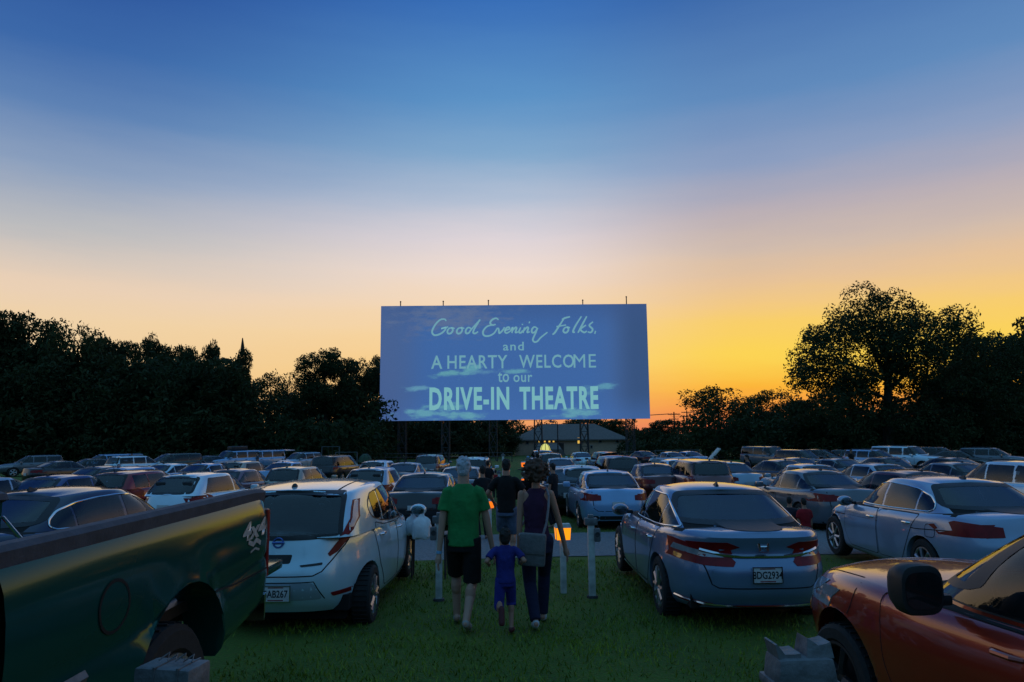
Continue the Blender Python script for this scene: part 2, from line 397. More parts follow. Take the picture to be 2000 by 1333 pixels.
t = tree(466, 672, 50, 95, 'tall', 'ivy covered snag with a spike on top at the right of the left wood', low=.05)
mb = MB(); mb.tube([(0,0,0),(.1,0,1.1),(.05,.05,2.1)], [.3,.22,.06], 6); s = mb.build('spike', M['bark'], t); s.location = (.5,0,at(466,690,95).z-t.location.z)
tree(632, 678, 92, 94, 'round', 'lollipop shaped tree with a bare stem left of the screen', low=.45)
for i, (px, py, w, Y, k) in enumerate([(800,800,120,122,'round'),(868,806,110,120,'bush'),(935,808,110,124,'round'),(968,812,80,126,'bush')]):
    tree(px, py, w, Y, k, ['leafy tree under the left third of the screen','low leafy tree behind the screen legs left of centre','leafy tree under the middle of the screen','leafy tree beside the brown building end'][i])
for i, (px, py, w, Y, k) in enumerate([(1085,826,90,165,'round'),(1148,816,100,170,'bush'),(1206,818,60,160,'tall')]):
    tree(px, py, w, Y, k, ['tree top over the left roof of the brown building','tree top over the middle of the brown building','pointed tree top over the right roof end of the brown building'][i])
for a in [(1246,838,36,140,'tall','small pointed tree by the right leg of the screen'),
 (1306,818,82,128,'bush','dome shaped bush tree under the utility poles'),
 (1408,746,128,104,'loose','spreading feathery tree between the poles and the big oak'),
 (1470,790,90,108,'bush','low dark tree under the right side of the feathery tree'),
 (1514,756,104,112,'loose','olive topped tree touching the left side of the big oak'),
 (1580,770,90,100,'bush','dense dark tree under the left limbs of the big oak'),
 (1880,700,120,96,'round','dark tree behind the right side of the big oak'),
 (1960,640,170,100,'round','tall dark tree right of the big oak'),
 (2080,600,190,98,'round','broad dark tree at the right end of the field')]: tree(*a)
# big oak, its lobes and gaps placed like the photograph's
def big_oak():
    rng = np.random.default_rng(21); Y0 = 86
    base = gp(1738, Y0); s = Y0/F
    t = empty('oak_tree', base, 0, 'huge spreading oak silhouetted against the orange sky on the right', 'tree', 'trees round the field')
    lobes = [(1740,600,46),(1690,612,44),(1790,606,44),(1826,622,34),(1648,632,36),(1846,606,20),(1730,572,16),(1708,578,18),(1765,582,20),
     (1612,656,30),(1664,662,46),(1728,654,50),(1790,654,46),(1838,656,30),(1592,662,20),
     (1578,688,26),(1616,700,40),(1668,706,40),(1712,700,30),(1812,694,34),(1858,690,36),(1896,704,36),
     (1560,726,22),(1592,742,36),(1640,742,30),(1690,742,22),(1870,730,34),(1910,736,36),(1832,742,22),
     (1552,744,12),(1606,772,34),(1652,778,26),(1700,776,20),(1790,768,22),(1846,776,34),(1900,780,40),
     (1580,800,24),(1636,812,34),(1690,812,18),(1860,818,44),(1910,820,40),(1790,812,24),(1740,830,30),(1770,735,24),(1806,738,28),(1764,792,26),(1725,800,22),(1850,758,30),(1815,790,30),(1880,760,30),(1700,750,24),(1735,700,36),(1750,655,36),(1765,712,28),(1792,726,28),(1704,726,28),(1700,690,34),(1680,760,34),(1772,690,32),(1660,725,34),(1940,720,34),(1936,680,30),(1930,764,34),(1950,800,40),(1905,660,24),(1820,846,36),(1600,838,30),(1680,846,36)]
    bl = []
    for (px, py, r) in lobes:
        p = at(px, py+9, Y0)-base; rr = r*s*1.32
        for j in range(4):
            o = rng.normal(0,.42,3)*rr
            bl.append((p.x+o[0], rng.uniform(-5,5)*(1 if r > 24 else .6), p.z+o[2], rr*rng.uniform(.55,.85), rr*.8, rr*rng.uniform(.4,.62), .8))
    c = link('crown', quads_mesh('crown', leaves(rng, bl, 9.0, .20), M['leaf']), t)
    mb = MB()
    def P(px, py, y=0): p = at(px, py, Y0)-base; return (p.x, y, p.z)
    mb.tube([P(1738,905),P(1735,850),P(1734,780),P(1735,735)], [.75,.55,.48,.4], 10)
    for pts, r in (([(1735,740),(1722,700),(1712,650),(1705,600)],.32),([(1735,740),(1752,705),(1775,670),(1800,630)],.3),([(1735,745),(1700,722),(1650,700),(1600,690)],.26),
      ([(1736,760),(1780,730),(1830,712),(1880,700)],.26),([(1734,780),(1690,765),(1640,770),(1590,775)],.2),([(1736,790),(1790,770),(1850,765),(1900,770)],.2),([(1735,740),(1740,690),(1742,640),(1745,585)],.28),
      ([(1752,705),(1765,690),(1770,650),(1768,610)],.14),([(1722,700),(1690,670),(1670,640),(1650,625)],.16),([(1735,820),(1690,805),(1650,808),(1610,815)],.16),([(1735,820),(1790,805),(1840,800),(1890,810)],.16)):
        mb.tube([P(x,y,(i*(1.2 if r>.25 else -1.0))) for i,(x,y) in enumerate(pts)], [r,r*.7,r*.45,r*.15], 7)
    mb.build('trunk', M['bark'], t)
big_oak()
# undergrowth reading as one mass below the trees
def undergrowth():
    rng = np.random.default_rng(4); bl = []
    def row(px0, px1, Y, top0, top1, step, d=1):
        px = px0
        while px < px1:
            top = top0+(top1-top0)*(px-px0)/(px1-px0)+rng.uniform(-10,14); b = gp(px, Y+rng.uniform(-4,4)); z = at(px, top, b.y).z
            h = max(.8, z-b.z)
            for k in range(max(1,int(h/1.5))):
                zz = b.z+h*(k+.6)/max(1,int(h/1.5)); bl.append((b.x+rng.normal(0,.5), b.y+rng.normal(0,1), min(zz,z-.5), 1.5,1.5,1.1,d))
            px += step
    row(-120, 470, 92, 680, 712, 11, 1.2); row(-120, 480, 90, 715, 740, 13); row(-120, 480, 97, 705, 745, 15); row(480, 620, 97, 765, 790, 12); row(540, 760, 97, 800, 770, 13); row(560,760,106,812,790,14); row(700, 975, 116, 830, 834, 10, 1.3); row(720, 1240, 185, 826, 826, 8, 1.2); row(-100,740,88,800,826,14)
    row(1225, 1345, 125, 852, 850, 9, 1.5); row(1225, 1360, 118, 862, 858, 9, 1.5); row(1340, 1560, 98, 812, 815, 13); row(1500, 2120, 92, 832, 800, 11, 1.3); row(1640,2120,93,840,840,11,1.3); row(1560, 1700, 92, 818, 818, 9, 1.2); row(1560,2120,100,790,760,14); row(1600,2120,97,812,800,14)
    row(-600,-100,95,690,690,26); row(2100,2700,95,680,680,26)
    tag(link('undergrowth', quads_mesh('undergrowth', leaves(rng, bl, 3.0, .34), M['leaf'])), 'dark tangled undergrowth filling the edge of the field', 'undergrowth', kind='stuff')
    # far wood closing the horizon
    bl = []; 
    for x in np.arange(-420, 421, 5):
        h = rng.uniform(4.5,6.5); bl += [(x+rng.normal(0,1), 250+rng.normal(0,4), -2+h*.35, 4.2,4,h*.45,.7),(x+rng.normal(0,1), 250, -2+h*.7, 3.4,3,h*.34,.7)]
    tag(link('far_wood', quads_mesh('far_wood', leaves(rng, bl, 1.1, .8), M['leaf'])), 'low dark wood along the horizon', 'wood', kind='stuff')
    # wood behind the photographer: it darkens what paint and glass mirror
    bl = []
    for x in np.arange(-130, 131, 4.0):
        h = rng.uniform(10,14)
        for k in range(4): bl.append((x+rng.normal(0,1), -52+rng.normal(0,3), .3+h*(k+.5)/4, 3.6,3.2,h*.2,.8))
    tag(link('near_wood', quads_mesh('near_wood', leaves(rng, bl, 1.6, .6), M['leaf'])), 'dark wood at the back of the field', 'wood', kind='stuff')
undergrowth()

# ------------------------------------------------------------------ movie screen
def build_screen():
    Y = 97.0
    bl, br, tl, trr = at(741,823,Y), at(1270,818,Y), at(750,597,Y), at(1267,595,Y)
    cx = (bl.x+br.x)/2; w = br.x-bl.x; zb = (bl.z+br.z)/2; zt = (tl.z+trr.z)/2; h = zt-zb
    root = empty('movie_screen', (cx, Y, gz(Y)), 0, 'huge white drive-in movie screen showing a blue welcome picture', 'movie screen')
    z0 = zb-gz(Y)
    # node picture: a blue sky with clouds thrown by the projector
    m = bpy.data.materials.new('projected_picture'); m.use_nodes = True; nt = m.node_tree; N = nt.nodes; L = nt.links; b = N['Principled BSDF']
    b.inputs['Base Color'].default_value = (.22,.22,.23,1); b.inputs['Roughness'].default_value = .85
    tc = N.new('ShaderNodeTexCoord'); sp = N.new('ShaderNodeSeparateXYZ'); L.new(tc.outputs['Object'], sp.inputs[0])
    def mt(op, a, c=None, clamp=False):
        n = N.new('ShaderNodeMath'); n.operation = op; n.use_clamp = clamp
        for i, v in enumerate((a, c)):
            if v is None: continue
            if isinstance(v, (int, float)): n.inputs[i].default_value = v
            else: L.new(v, n.inputs[i])
        return n.outputs[0]
    def mixc(f, a, c):
        n = N.new('ShaderNodeMix'); n.data_type = 'RGBA'; n.clamp_factor = True
        if isinstance(f, float): n.inputs[0].default_value = f
        else: L.new(f, n.inputs[0])
        for i, v in ((6,a),(7,c)):
            if isinstance(v, tuple): n.inputs[i].default_value = (*v,1)
            else: L.new(v, n.inputs[i])
        return n.outputs[2]
    X, Z = mt('DIVIDE', sp.outputs[0], w), mt('DIVIDE', sp.outputs[2], h)      # -.5...5, 0..1
    def sm(x, a, c):
        n = N.new('ShaderNodeMapRange'); n.interpolation_type = 'SMOOTHSTEP'; n.inputs[1].default_value = a; n.inputs[2].default_value = c; L.new(x, n.inputs[0]); return n.outputs[0]
    core = mt('MULTIPLY', sm(X, -.47, -.3), sm(X, .47, .27)); 
    col = mixc(core, lin((74,102,160)), lin((66,108,180)))
    col = mixc(sm(X, .34, .46), col, lin((58,82,134)))
    col = mixc(mt('MULTIPLY', sm(Z, .75, 1.02), .55), col, lin((62,84,142)))
    col = mixc(mt('MULTIPLY', sm(Z, .25, -.05), .5), col, lin((76,122,200)))
    col = mixc(mt('MULTIPLY', sm(X, -.3, -.5), .45), col, lin((84,104,160)))
    nz = N.new('ShaderNodeTexNoise'); nz.inputs['Scale'].default_value = .55; nz.inputs['Detail'].default_value = 8; nz.inputs['Roughness'].default_value = .62
    mp = N.new('ShaderNodeMapping'); mp.inputs['Scale'].default_value = (.8,1,2.4); L.new(tc.outputs['Object'], mp.inputs[0]); L.new(mp.outputs[0], nz.inputs[0])
    def cl(px, py, rx, ry, c, s, tilt=0, sharp=1.0):
        nonlocal col
        u = (px-1005.5)/527; v = (820.5-py)/224
        dx = mt('DIVIDE', mt('SUBTRACT', X, u), rx*1.15/527); dz = mt('DIVIDE', mt('SUBTRACT', Z, v), ry*1.5/224)
        dz = mt('ADD', dz, mt('MULTIPLY', dx, tilt))
        d = mt('SQRT', mt('ADD', mt('MULTIPLY', dx, dx), mt('MULTIPLY', dz, dz)))
        f = mt('ADD', mt('SUBTRACT', 1.0, d), mt('MULTIPLY', mt('SUBTRACT', nz.outputs[0], .5), 3.4))
        col = mixc(mt('MULTIPLY', sm(f, 0, sharp), s), col, lin(c))
    cl(880,620,120,30,(108,122,160),.75,.0); cl(800,636,14,26,(90,108,160),.6)
    cl(880,730,46,5,(110,180,190),.9,-.5); cl(920,724,28,8,(112,186,194),.9,-.7); cl(1000,727,34,4,(110,180,196),.9); cl(950,728,50,4,(96,150,192),.8)
    cl(815,758,34,5,(112,172,200),.9); cl(1180,757,34,5,(104,170,196),.9,-.4); cl(1150,770,22,5,(100,164,194),.7)
    cl(850,808,70,8,(110,178,196),.95,-.15); cl(905,810,50,7,(110,178,196),.95,.2); cl(1130,808,52,9,(110,178,196),.95); cl(800,803,20,5,(108,172,196),.9); cl(870,795,40,7,(112,184,196),.8)
    gr = N.new('ShaderNodeTexNoise'); gr.inputs['Scale'].default_value = 6; gr.inputs['Detail'].default_value = 6; L.new(tc.outputs['Object'], gr.inputs[0])
    g2 = N.new('ShaderNodeMix'); g2.data_type = 'RGBA'; g2.blend_type = 'MULTIPLY'; g2.inputs[0].default_value = 1; L.new(col, g2.inputs[6]); L.new(mt('ADD', .8, mt('MULTIPLY', gr.outputs[0], .4)), g2.inputs[7])
    L.new(g2.outputs[2], b.inputs['Emission Color']); b.inputs['Emission Strength'].default_value = .66
    mb = MB()
    z1 = 0
    lx, rx_, ltx, rtx = bl.x-cx, br.x-cx, tl.x-cx, trr.x-cx
    hw = w/2
    # panel surface split in tall sheets with faint joints
    for i in range(10):
        a, c = -hw+w*i/10, -hw+w*(i+1)/10
        mb.add([(a,0,0),(c,0,0),(c,0,h),(a,0,h),(a,.25,0),(c,.25,0),(c,.25,h),(a,.25,h)], [(0,1,2,3),(4,7,6,5),(3,2,6,7),(0,4,5,1)] + ([(0,3,7,4)] if i == 0 else []) + ([(1,5,6,2)] if i == 9 else []))
    p = mb.build('panel', m, root, smooth=0); p.location.z = z0
    ink = mat('projected_letters', (.25,.25,.25), .85, emit=lin((126,186,200)), es=.64, noise=.1)
    inkb = mat('projected_letters_bold', (.25,.25,.25), .85, emit=lin((130,196,200)), es=.74, noise=.1)
    def S(px, py): return ((px-1005.5)/527*w, (820.5-py)/224*h)
    def block(body, px, py, hpx, wpx, bold, mm, spacing=1.0):
        me = text_mesh(body, 1.0, mm, bold, 1, spacing=spacing)
        xs = [v.co.x for v in me.vertices]; ys = [v.co.y for v in me.vertices]
        sx = wpx/527*w/(max(xs)-min(xs)); sy = hpx/224*h/(max(ys)-min(ys)); mx_, my_ = (max(xs)+min(xs))/2, (max(ys)+min(ys))/2
        for v in me.vertices: v.co = Vector(((v.co.x-mx_)*sx, -.02, (v.co.y-my_)*sy))
        o = link('lettering', me, root); x, z = S(px, py); o.location = (x, 0, z+z0)
    block('and', 1004, 678, 17, 41, .012, ink, 1.15)
    block('A', 853, 708, 26, 22, .014, ink); block('HEARTY', 933, 708, 26, 118, .012, ink, 1.1); block('WELCO', 1069, 708, 26, 108, .012, ink, 1.1); block('ME', 1144, 708, 26, 44, .0, ink, 1.1)
    block('to', 984, 738, 20, 22, .012, ink); block('our', 1022, 741, 14, 37, .012, ink, 1.1)
    block('DRIVE-IN', 917, 779, 44, 156, .034, inkb, 1.14); block('THEATRE', 1092, 779, 44, 154, .034, inkb, 1.14)
    # brush script, stroke by stroke (coordinates read off an enlargement of the screen)
    strokes = [
     [(522,232),(512,220),(484,222),(454,248),(430,288),(428,314),(446,328),(480,320),(508,300),(520,276),(488,284),(536,272)],
     [(560,278),(540,284),(530,304),(538,318),(556,314),(568,294),(560,278),(580,284)],
     [(626,278),(604,284),(594,304),(602,318),(620,314),(632,294),(626,278),(646,284)],
     [(692,284),(672,278),(656,296),(658,316),(676,314),(694,290),(754,224)],[(754,224),(716,284),(706,312),(720,318),(740,306)],
     [(880,226),(862,216),(836,226),(822,248),(838,262),(860,258)],[(838,262),(800,272),(774,304),(780,332),(812,336),(848,318),(872,282)],
     [(872,282),(880,290),(884,318),(906,300),(920,278)],[(924,300),(952,290),(950,278),(932,284),(922,306),(934,318),(958,306)],
     [(958,306),(976,280),(970,318)],[(972,304),(994,280),(1002,286),(994,314),(1012,310)],[(1030,280),(1018,310),(1032,316),(1044,300)],[(1044,256),(1040,264)],
     [(1056,280),(1046,318)],[(1050,304),(1072,280),(1082,286),(1074,314),(1092,310)],
     [(1140,284),(1122,278),(1106,296),(1108,316),(1126,312),(1146,284)],[(1146,284),(1132,318),(1118,346),(1112,366),(1124,380),(1144,374),(1164,352),(1212,314)],
     [(1092,240),(1088,252)],
     [(1312,230),(1332,219),(1368,210)],[(1328,220),(1290,276),(1262,318),(1246,330)],[(1274,277),(1340,266)],
     [(1348,280),(1330,286),(1320,306),(1330,318),(1346,314),(1356,296),(1348,280),(1366,286)],
     [(1446,208),(1404,272),(1386,312),(1400,316)],[(1482,208),(1444,276),(1420,320)],[(1476,268),(1438,296),(1462,318),(1480,308)],
     [(1524,246),(1498,270),(1520,296),(1508,318),(1486,314)],[(1540,308),(1534,328)]]
    mb = MB()
    for st in strokes:
        P = [Vector((p[0], p[1])) for p in st]
        if len(P) > 2:                                   # Catmull-Rom
            Q = []
            E = [P[0]*2-P[1]] + P + [P[-1]*2-P[-2]]
            for i in range(1, len(E)-2):
                for k in range(5):
                    t = k/5; a, b_, c, d = E[i-1:i+3]
                    Q.append(.5*((2*b_)+(c-a)*t+(2*a-5*b_+4*c-d)*t*t+(3*b_-a-3*c+d)*t**3))
            P = Q + [P[-1]]
        vs = []
        for i, q in enumerate(P):
            t = (P[min(i+1,len(P)-1)]-P[max(i-1,0)]); t = t.normalized() if t.length > 1e-6 else Vector((1,0)); n = Vector((-t.y, t.x))
            hwid = 6.2*(.72+.28*math.sin(math.pi*min(1,i/(len(P)-1+1e-9)))); 
            for sgn in (1,-1):
                e = q+n*hwid*sgn; x, z = S(720+e.x/3.448, 560+e.y/3.448); vs.append((x,-.02-.0015*(len(mb.f)%7),z))
        mb.add(vs, [(2*i,2*i+1,2*i+3,2*i+2) for i in range(len(P)-1)])
    o = mb.build('lettering', ink, root, smooth=0); o.location.z = z0
    # frame behind the sheet, rods on top, lattice legs
    mb = MB(); mb.box((0,.45,.25),(w,.35,.4)); mb.box((0,.45,h-.25),(w,.35,.4))
    for i in range(11): mb.box((-hw+.25+(w-.5)*i/10,.45,h/2),(.3,.34,h-1))
    fr = mb.build('frame', M['darkmetal'], root); fr.location.z = z0
    for px, py in ((780,586),(865,586),(955,585),(1143,586),(1230,580)):
        x, z = S(px, 597); mb = MB(); mb.tube([(0,0,-.3),(0,0,(595-py)/224*h)], .07, 6); mb.ell((0,0,(595-py)/224*h),(.12,.12,.12),n=6); o = mb.build('rod', M['darkmetal'], root); o.location = (x,.3,z0+h)
    for px in (785,870,963,1051,1141,1231):
        x, _ = S(px, 820); L_ = z0+.4; mb = MB(); d = .48
        for sx in (-1,1):
            for yy in (.2,1.3): mb.tube([(sx*d*1.15,yy,-.2),(sx*d,yy,L_)], .075, 6)
        nseg = 3
        for i in range(nseg):
            za, zb_ = L_*i/nseg, L_*(i+1)/nseg
            for yy in (.2,1.3): mb.tube([(-d,yy,za),(d,yy,zb_)], .04, 5); mb.tube([(d,yy,za),(-d,yy,zb_)], .04, 5)
            mb.box((0,.2,zb_-.05),(2*d,.08,.08))
        o = mb.build('lattice_leg', M['darkmetal'], root); o.location.x = x
build_screen()

# ------------------------------------------------------------------ building behind the screen
def build_house():
    Y = 128; s = Y/F
    wall = mat('tan_siding', (.56,.37,.25), .85, noise=.15, nscale=3); roofm = mat('brown_shingles', (.17,.135,.12), .9, noise=.3, nscale=5, bump=.4, bscale=12)
    lit = mat('lit_window', (.5,.4,.2), .4, emit=lin((240,190,80)), es=.9, noise=.2); dark = mat('dark_window', (.015,.015,.02), .1); trim = mat('pale_trim', (.3,.28,.25), .8, noise=.1)
    a = gp(1006, Y); b = gp(1224, Y); g = a.z; w = b.x-a.x; cx = (a.x+b.x)/2
    root = empty('brown_building', (cx, Y, g), 0, 'long tan building with a hip roof and lit windows behind the screen', 'building')
    eave = at(1110,858,Y).z-g; ridge = at(1110,828,Y).z-g; dp = 9.5; hw = w/2
    mb = MB(); mb.box((0,dp/2,eave/2-.2),(w,dp,eave+.4)); mb.build('wall', wall, root)
    mb = MB(); e = .6
    vs = [(-hw-e,-e,eave-.05),(hw+e,-e,eave-.05),(hw+e,dp+e,eave-.05),(-hw-e,dp+e,eave-.05),(-hw+5.2,dp/2,ridge),(hw-5.0,dp/2,ridge)]
    mb.add(vs+[(x,y,z-.22) for x,y,z in vs[:4]], [(0,1,5,4),(1,2,5),(2,3,4,5),(3,0,4),(0,6,7,1),(1,7,8,2),(2,8,9,3),(3,9,6,0),(9,8,7,6)]); mb.build('roof', roofm, root, smooth=0)
    def win(px, py, wp, hp, m):
        p = at(px, py, Y); x = p.x-cx; z = p.z-g
        mb = MB(); mb.box((x,-.05,z),(wp*s+.24,.1,hp*s+.24)); f = mb.build('window', trim if m is dark else trim, root)
        mb = MB(); mb.box((x,-.115,z),(wp*s,.03,hp*s)); mb.build('pane', m, f)
    for px, py, wp, hp, m in ((1064,863,3,9,lit),(1073,863,3.4,10,lit),(1081,862,3,8,lit),(1053,861,2,7,lit),(1130,861,4,11,lit),(1172,861,4,7,dark),(1205,861,4,7,dark),(1030,864,4,7,dark),(1155,873,3,4,dark)): win(px,py,wp,hp,m)
    p = at(1095,873,Y); mb = MB(); mb.box((p.x-cx,-.04,1.05),(1.15,.08,2.1)); mb.build('door', mat('brown_door',(.06,.04,.03),.6,noise=.2), root)
    # low front annex with a sloped roof
    mb = MB(); p = at(1072,876,Y-4)
    mb.add([(p.x-cx-3,-4,0),(p.x-cx+3,-4,0),(p.x-cx+3,-.02,0),(p.x-cx-3,-.02,0),(p.x-cx-2.2,-4,1.1),(p.x-cx+2.2,-4,1.1),(p.x-cx+1.6,-.02,2.3),(p.x-cx-1.6,-.02,2.3)],[(0,1,5,4),(1,2,6,5),(2,3,7,6),(3,0,4,7),(4,5,6,7)]); mb.build('annex', roofm, root, smooth=0)
build_house()

# ------------------------------------------------------------------ poles, lamps, swings, fence
def utility_pole(px, py, Y, label):
    b = gp(px, Y); h = at(px, py, Y).z-b.z
    r = empty('utility_pole', b, R(8), label, 'utility pole', 'utility poles at the horizon')
    mb = MB(); mb.tube([(0,0,-.3),(0,0,h)], [.2,.13], 8); mb.build('pole', M['bark'], r)
    for dz, l in ((.5, 2.6),(1.5, 2.0)):
        mb = MB(); mb.box((0,.14,h-dz),(l,.12,.14)); cr = mb.build('crossarm', M['bark'], r)
        for k in (-.45,-.2,.2,.45): mb = MB(); mb.ell((k*l,.14,h-dz+.14),(.07,.07,.1),n=6); mb.build('insulator', M['oldmetal'], cr)
    return b, h
a, ha = utility_pole(1319, 805, 150, 'utility pole with crossarms above the dome shaped bush tree'); b, hb = utility_pole(1344, 802, 175, 'farther utility pole with crossarms left of the feathery tree')
mb = MB()
for dx in (-1.1,-.4,.5,1.1):
    for s0, s1 in (((-34,150+20,ha+a.z-.4),(a.x+dx,a.y,a.z+ha-.35)),((a.x+dx,a.y,a.z+ha-.35),(b.x+dx,b.y,b.z+hb-.35)),((b.x+dx,b.y,b.z+hb-.35),(b.x+60+dx,230,b.z+hb))):
        s0, s1 = Vector(s0), Vector(s1); mb.tube([s0.lerp(s1,t/6)-Vector((0,0,1.0*(1-(t/3-1)**2))) for t in range(7)], .022, 4)
tag(mb.build('power_lines', M['darkmetal']), 'thin overhead wires running between the two utility poles', 'power lines')

def lamp_post(px, pyt, pyb, Y):
    b = gp(px, Y); h = at(px, pyt, Y).z-b.z
    r = empty('lamp_post', b, 0, 'thin pole with a curved lamp arm in front of the brown building', 'lamp post')
    mb = MB(); mb.tube([(0,0,-.2),(0,0,h-.6)], [.11,.08], 8); mb.build('pole', M['darkmetal'], r)
    mb = MB(); mb.tube([(0,0,h-.6),(-.05,0,h-.2),(-.4,0,h),(-.8,0,h-.1)], .05, 6); arm = mb.build('arm', M['darkmetal'], r)
    mb = MB(); mb.ell((-.9,0,h-.16),(.3,.18,.12),n=10); mb.build('lamp_head', M['oldmetal'], arm)
lamp_post(1090, 822, 880, 110)

def swing_set(px0, px1, pyt, Y, bays, label):
    a, b = gp(px0, Y), gp(px1, Y); h = at((px0+px1)/2, pyt, Y).z-a.z; w = b.x-a.x
    r = empty('swing_set', a, 0, label, 'swing set')
    fm = mat('galvanised_pipe', (.10,.10,.11), .6, .5, noise=.3)
    mb = MB(); mb.tube([(0,0,h),(w,0,h)], .045, 6); mb.build('top_bar', fm, r)
    for i in range(bays+1):
        x = w*i/bays
        for sy in (-1,1):
            mb = MB(); mb.tube([(x,0,h),(x-.25*sy,sy*1.1,-.1)], .04, 6); mb.build('leg', fm, r)
    for i in range(bays):
        x = w*(i+.5)/bays; mb = MB(); mb.box((x,0,.5),(.5,.2,.04)); st = mb.build('swing_seat', M['rubber'], r)
        mb = MB()
        for dx in (-.22,.22): mb.tube([(x+dx,0,.5),(x+dx,0,h)], .018, 4)
        mb.build('chain', M['darkmetal'], st)
swing_set(628, 662, 873, 82, 1, 'dark pipe swing frame at the field edge right of the silver hatchback')
swing_set(655, 697, 884, 80, 1, 'lower dark pipe swing frame nearer the tree line on the left')
swing_set(1280, 1366, 880, 80, 2, 'grey pipe swing set behind the white cars right of the screen')

def fence(px0, px1, Y, label):
    a, b = gp(px0, Y), gp(px1, Y); w = b.x-a.x
    r = empty('wire_fence', a, 0, label, 'fence')
    n = int(w/4)
    for i in range(n+1):
        mb = MB(); mb.tube([(w*i/n,0,-.1),(w*i/n,0,1.25)], .05, 6); mb.build('post', M['darkmetal'], r)
    mb = MB()
    for z in (.3,.75,1.2): mb.tube([(0,0,z),(w,0,z)], .018, 4)
    mb.build('wire', M['oldmetal'], r)
fence(690, 1000, 92, 'low wire fence in front of the trees left of the screen legs'); fence(1215, 1470, 96, 'low wire fence behind the cars under the orange sky')
# ------------------------------------------------------------------ vehicles
def tab(pts):
    xs = [p[0] for p in pts]; ys = [p[1] for p in pts]
    def f(x): 
        # smooth table: average of near samples
        return float(np.mean(np.interp([x-.12,x-.06,x,x+.06,x+.12], xs, ys)))
    return f
def halfhoop(ur, uf, hw, nr, nf, us, K):
    um = (ur+uf)/2; a = um-ur; out = []
    def wv(u):
        s = abs((u-um)/a); n = nr if u < um else nf
        return hw*max(0., 1-min(1., s)**n)**(1/n)
    q0, q1 = wv(us[0])/hw, wv(us[-1])/hw
    for k in range(K): q = q0*math.sin(math.pi/2*k/K); out.append((um-a*max(0.,1-q**nr)**(1/nr), q*hw))
    for u in us: out.append((u, wv(u)))
    for k in range(K-1,-1,-1): q = q1*math.sin(math.pi/2*k/K); out.append((um+a*max(0.,1-q**nf)**(1/nf), q*hw))
    return out
def ring_faces(mb, hoops, capM=8, capz=None, bottom=False, mi_bottom=1):
    """hoops: list of half rings [(w,u,z)], from below upwards; mirrored, capped on top by a crowned sheet"""
    full = []
    for h in hoops:
        rt = [(w,u,z) for (u,w,z) in h]; lf = [(-w,u,z) for (u,w,z) in h[1:-1]][::-1]; full.append(rt+lf)
    n = len(full[0]); base = len(mb.v); mb.v += [p for f in full for p in f]
    for i in range(len(full)-1):
        for k in range(n): mb.f.append([base+i*n+k, base+i*n+(k+1)%n, base+(i+1)*n+(k+1)%n, base+(i+1)*n+k]); mb.mi.append(0)
    def cap(h, idx0, crown, mi, flip):
        m = len(h); prev = None
        for k in range(m):
            u, w, z = h[k]; L_ = idx0+k; 
            if k == 0 or k == m-1: row = [L_]*(capM+1)
            else:
                row = [L_]
                for j in range(1, capM):
                    q = 1-2*j/capM; mb.v.append((w*q, u, z+(crown(u,w)*(1-q*q) if crown else 0))); row.append(len(mb.v)-1)
                row.append(idx0+(n-k))
            if prev:
                for j in range(capM):
                    f = [prev[j], prev[j+1], row[j+1], row[j]]; g = []
                    for t in f:
                        if t not in g: g.append(t)
                    if len(g) > 2: mb.f.append(g); mb.mi.append(mi)
            prev = row
    cap(hoops[-1], base+(len(full)-1)*n, capz, 0, False)
    if bottom: cap(hoops[0], base, None, mi_bottom, True)
def poly_round(pts, r=.03, n=4):
    out = []; P = [Vector(p) for p in pts]; m = len(P)
    for i in range(m):
        a, b, c = P[i-1], P[i], P[(i+1)%m]; d1 = (a-b); d2 = (c-b); l = min(r, d1.length*.45, d2.length*.45)
        p, q = b+d1.normalized()*l, b+d2.normalized()*l
        for k in range(n+1): t = k/n; out.append(tuple((1-t)**2*p+2*t*(1-t)*b+t*t*q))
    return out
def clip_u(pts, u0, u1):
    def half(P, f, inter):
        out = []
        for i in range(len(P)):
            a, b = P[i-1], P[i]
            if f(b):
                if not f(a): out.append(inter(a,b))
                out.append(b)
            elif f(a): out.append(inter(a,b))
        return out
    def it(u): return lambda a, b: (u, a[1]+(b[1]-a[1])*(u-a[0])/(b[0]-a[0]))
    P = half(pts, lambda p: p[0] >= u0, it(u0)); return half(P, lambda p: p[0] <= u1, it(u1))
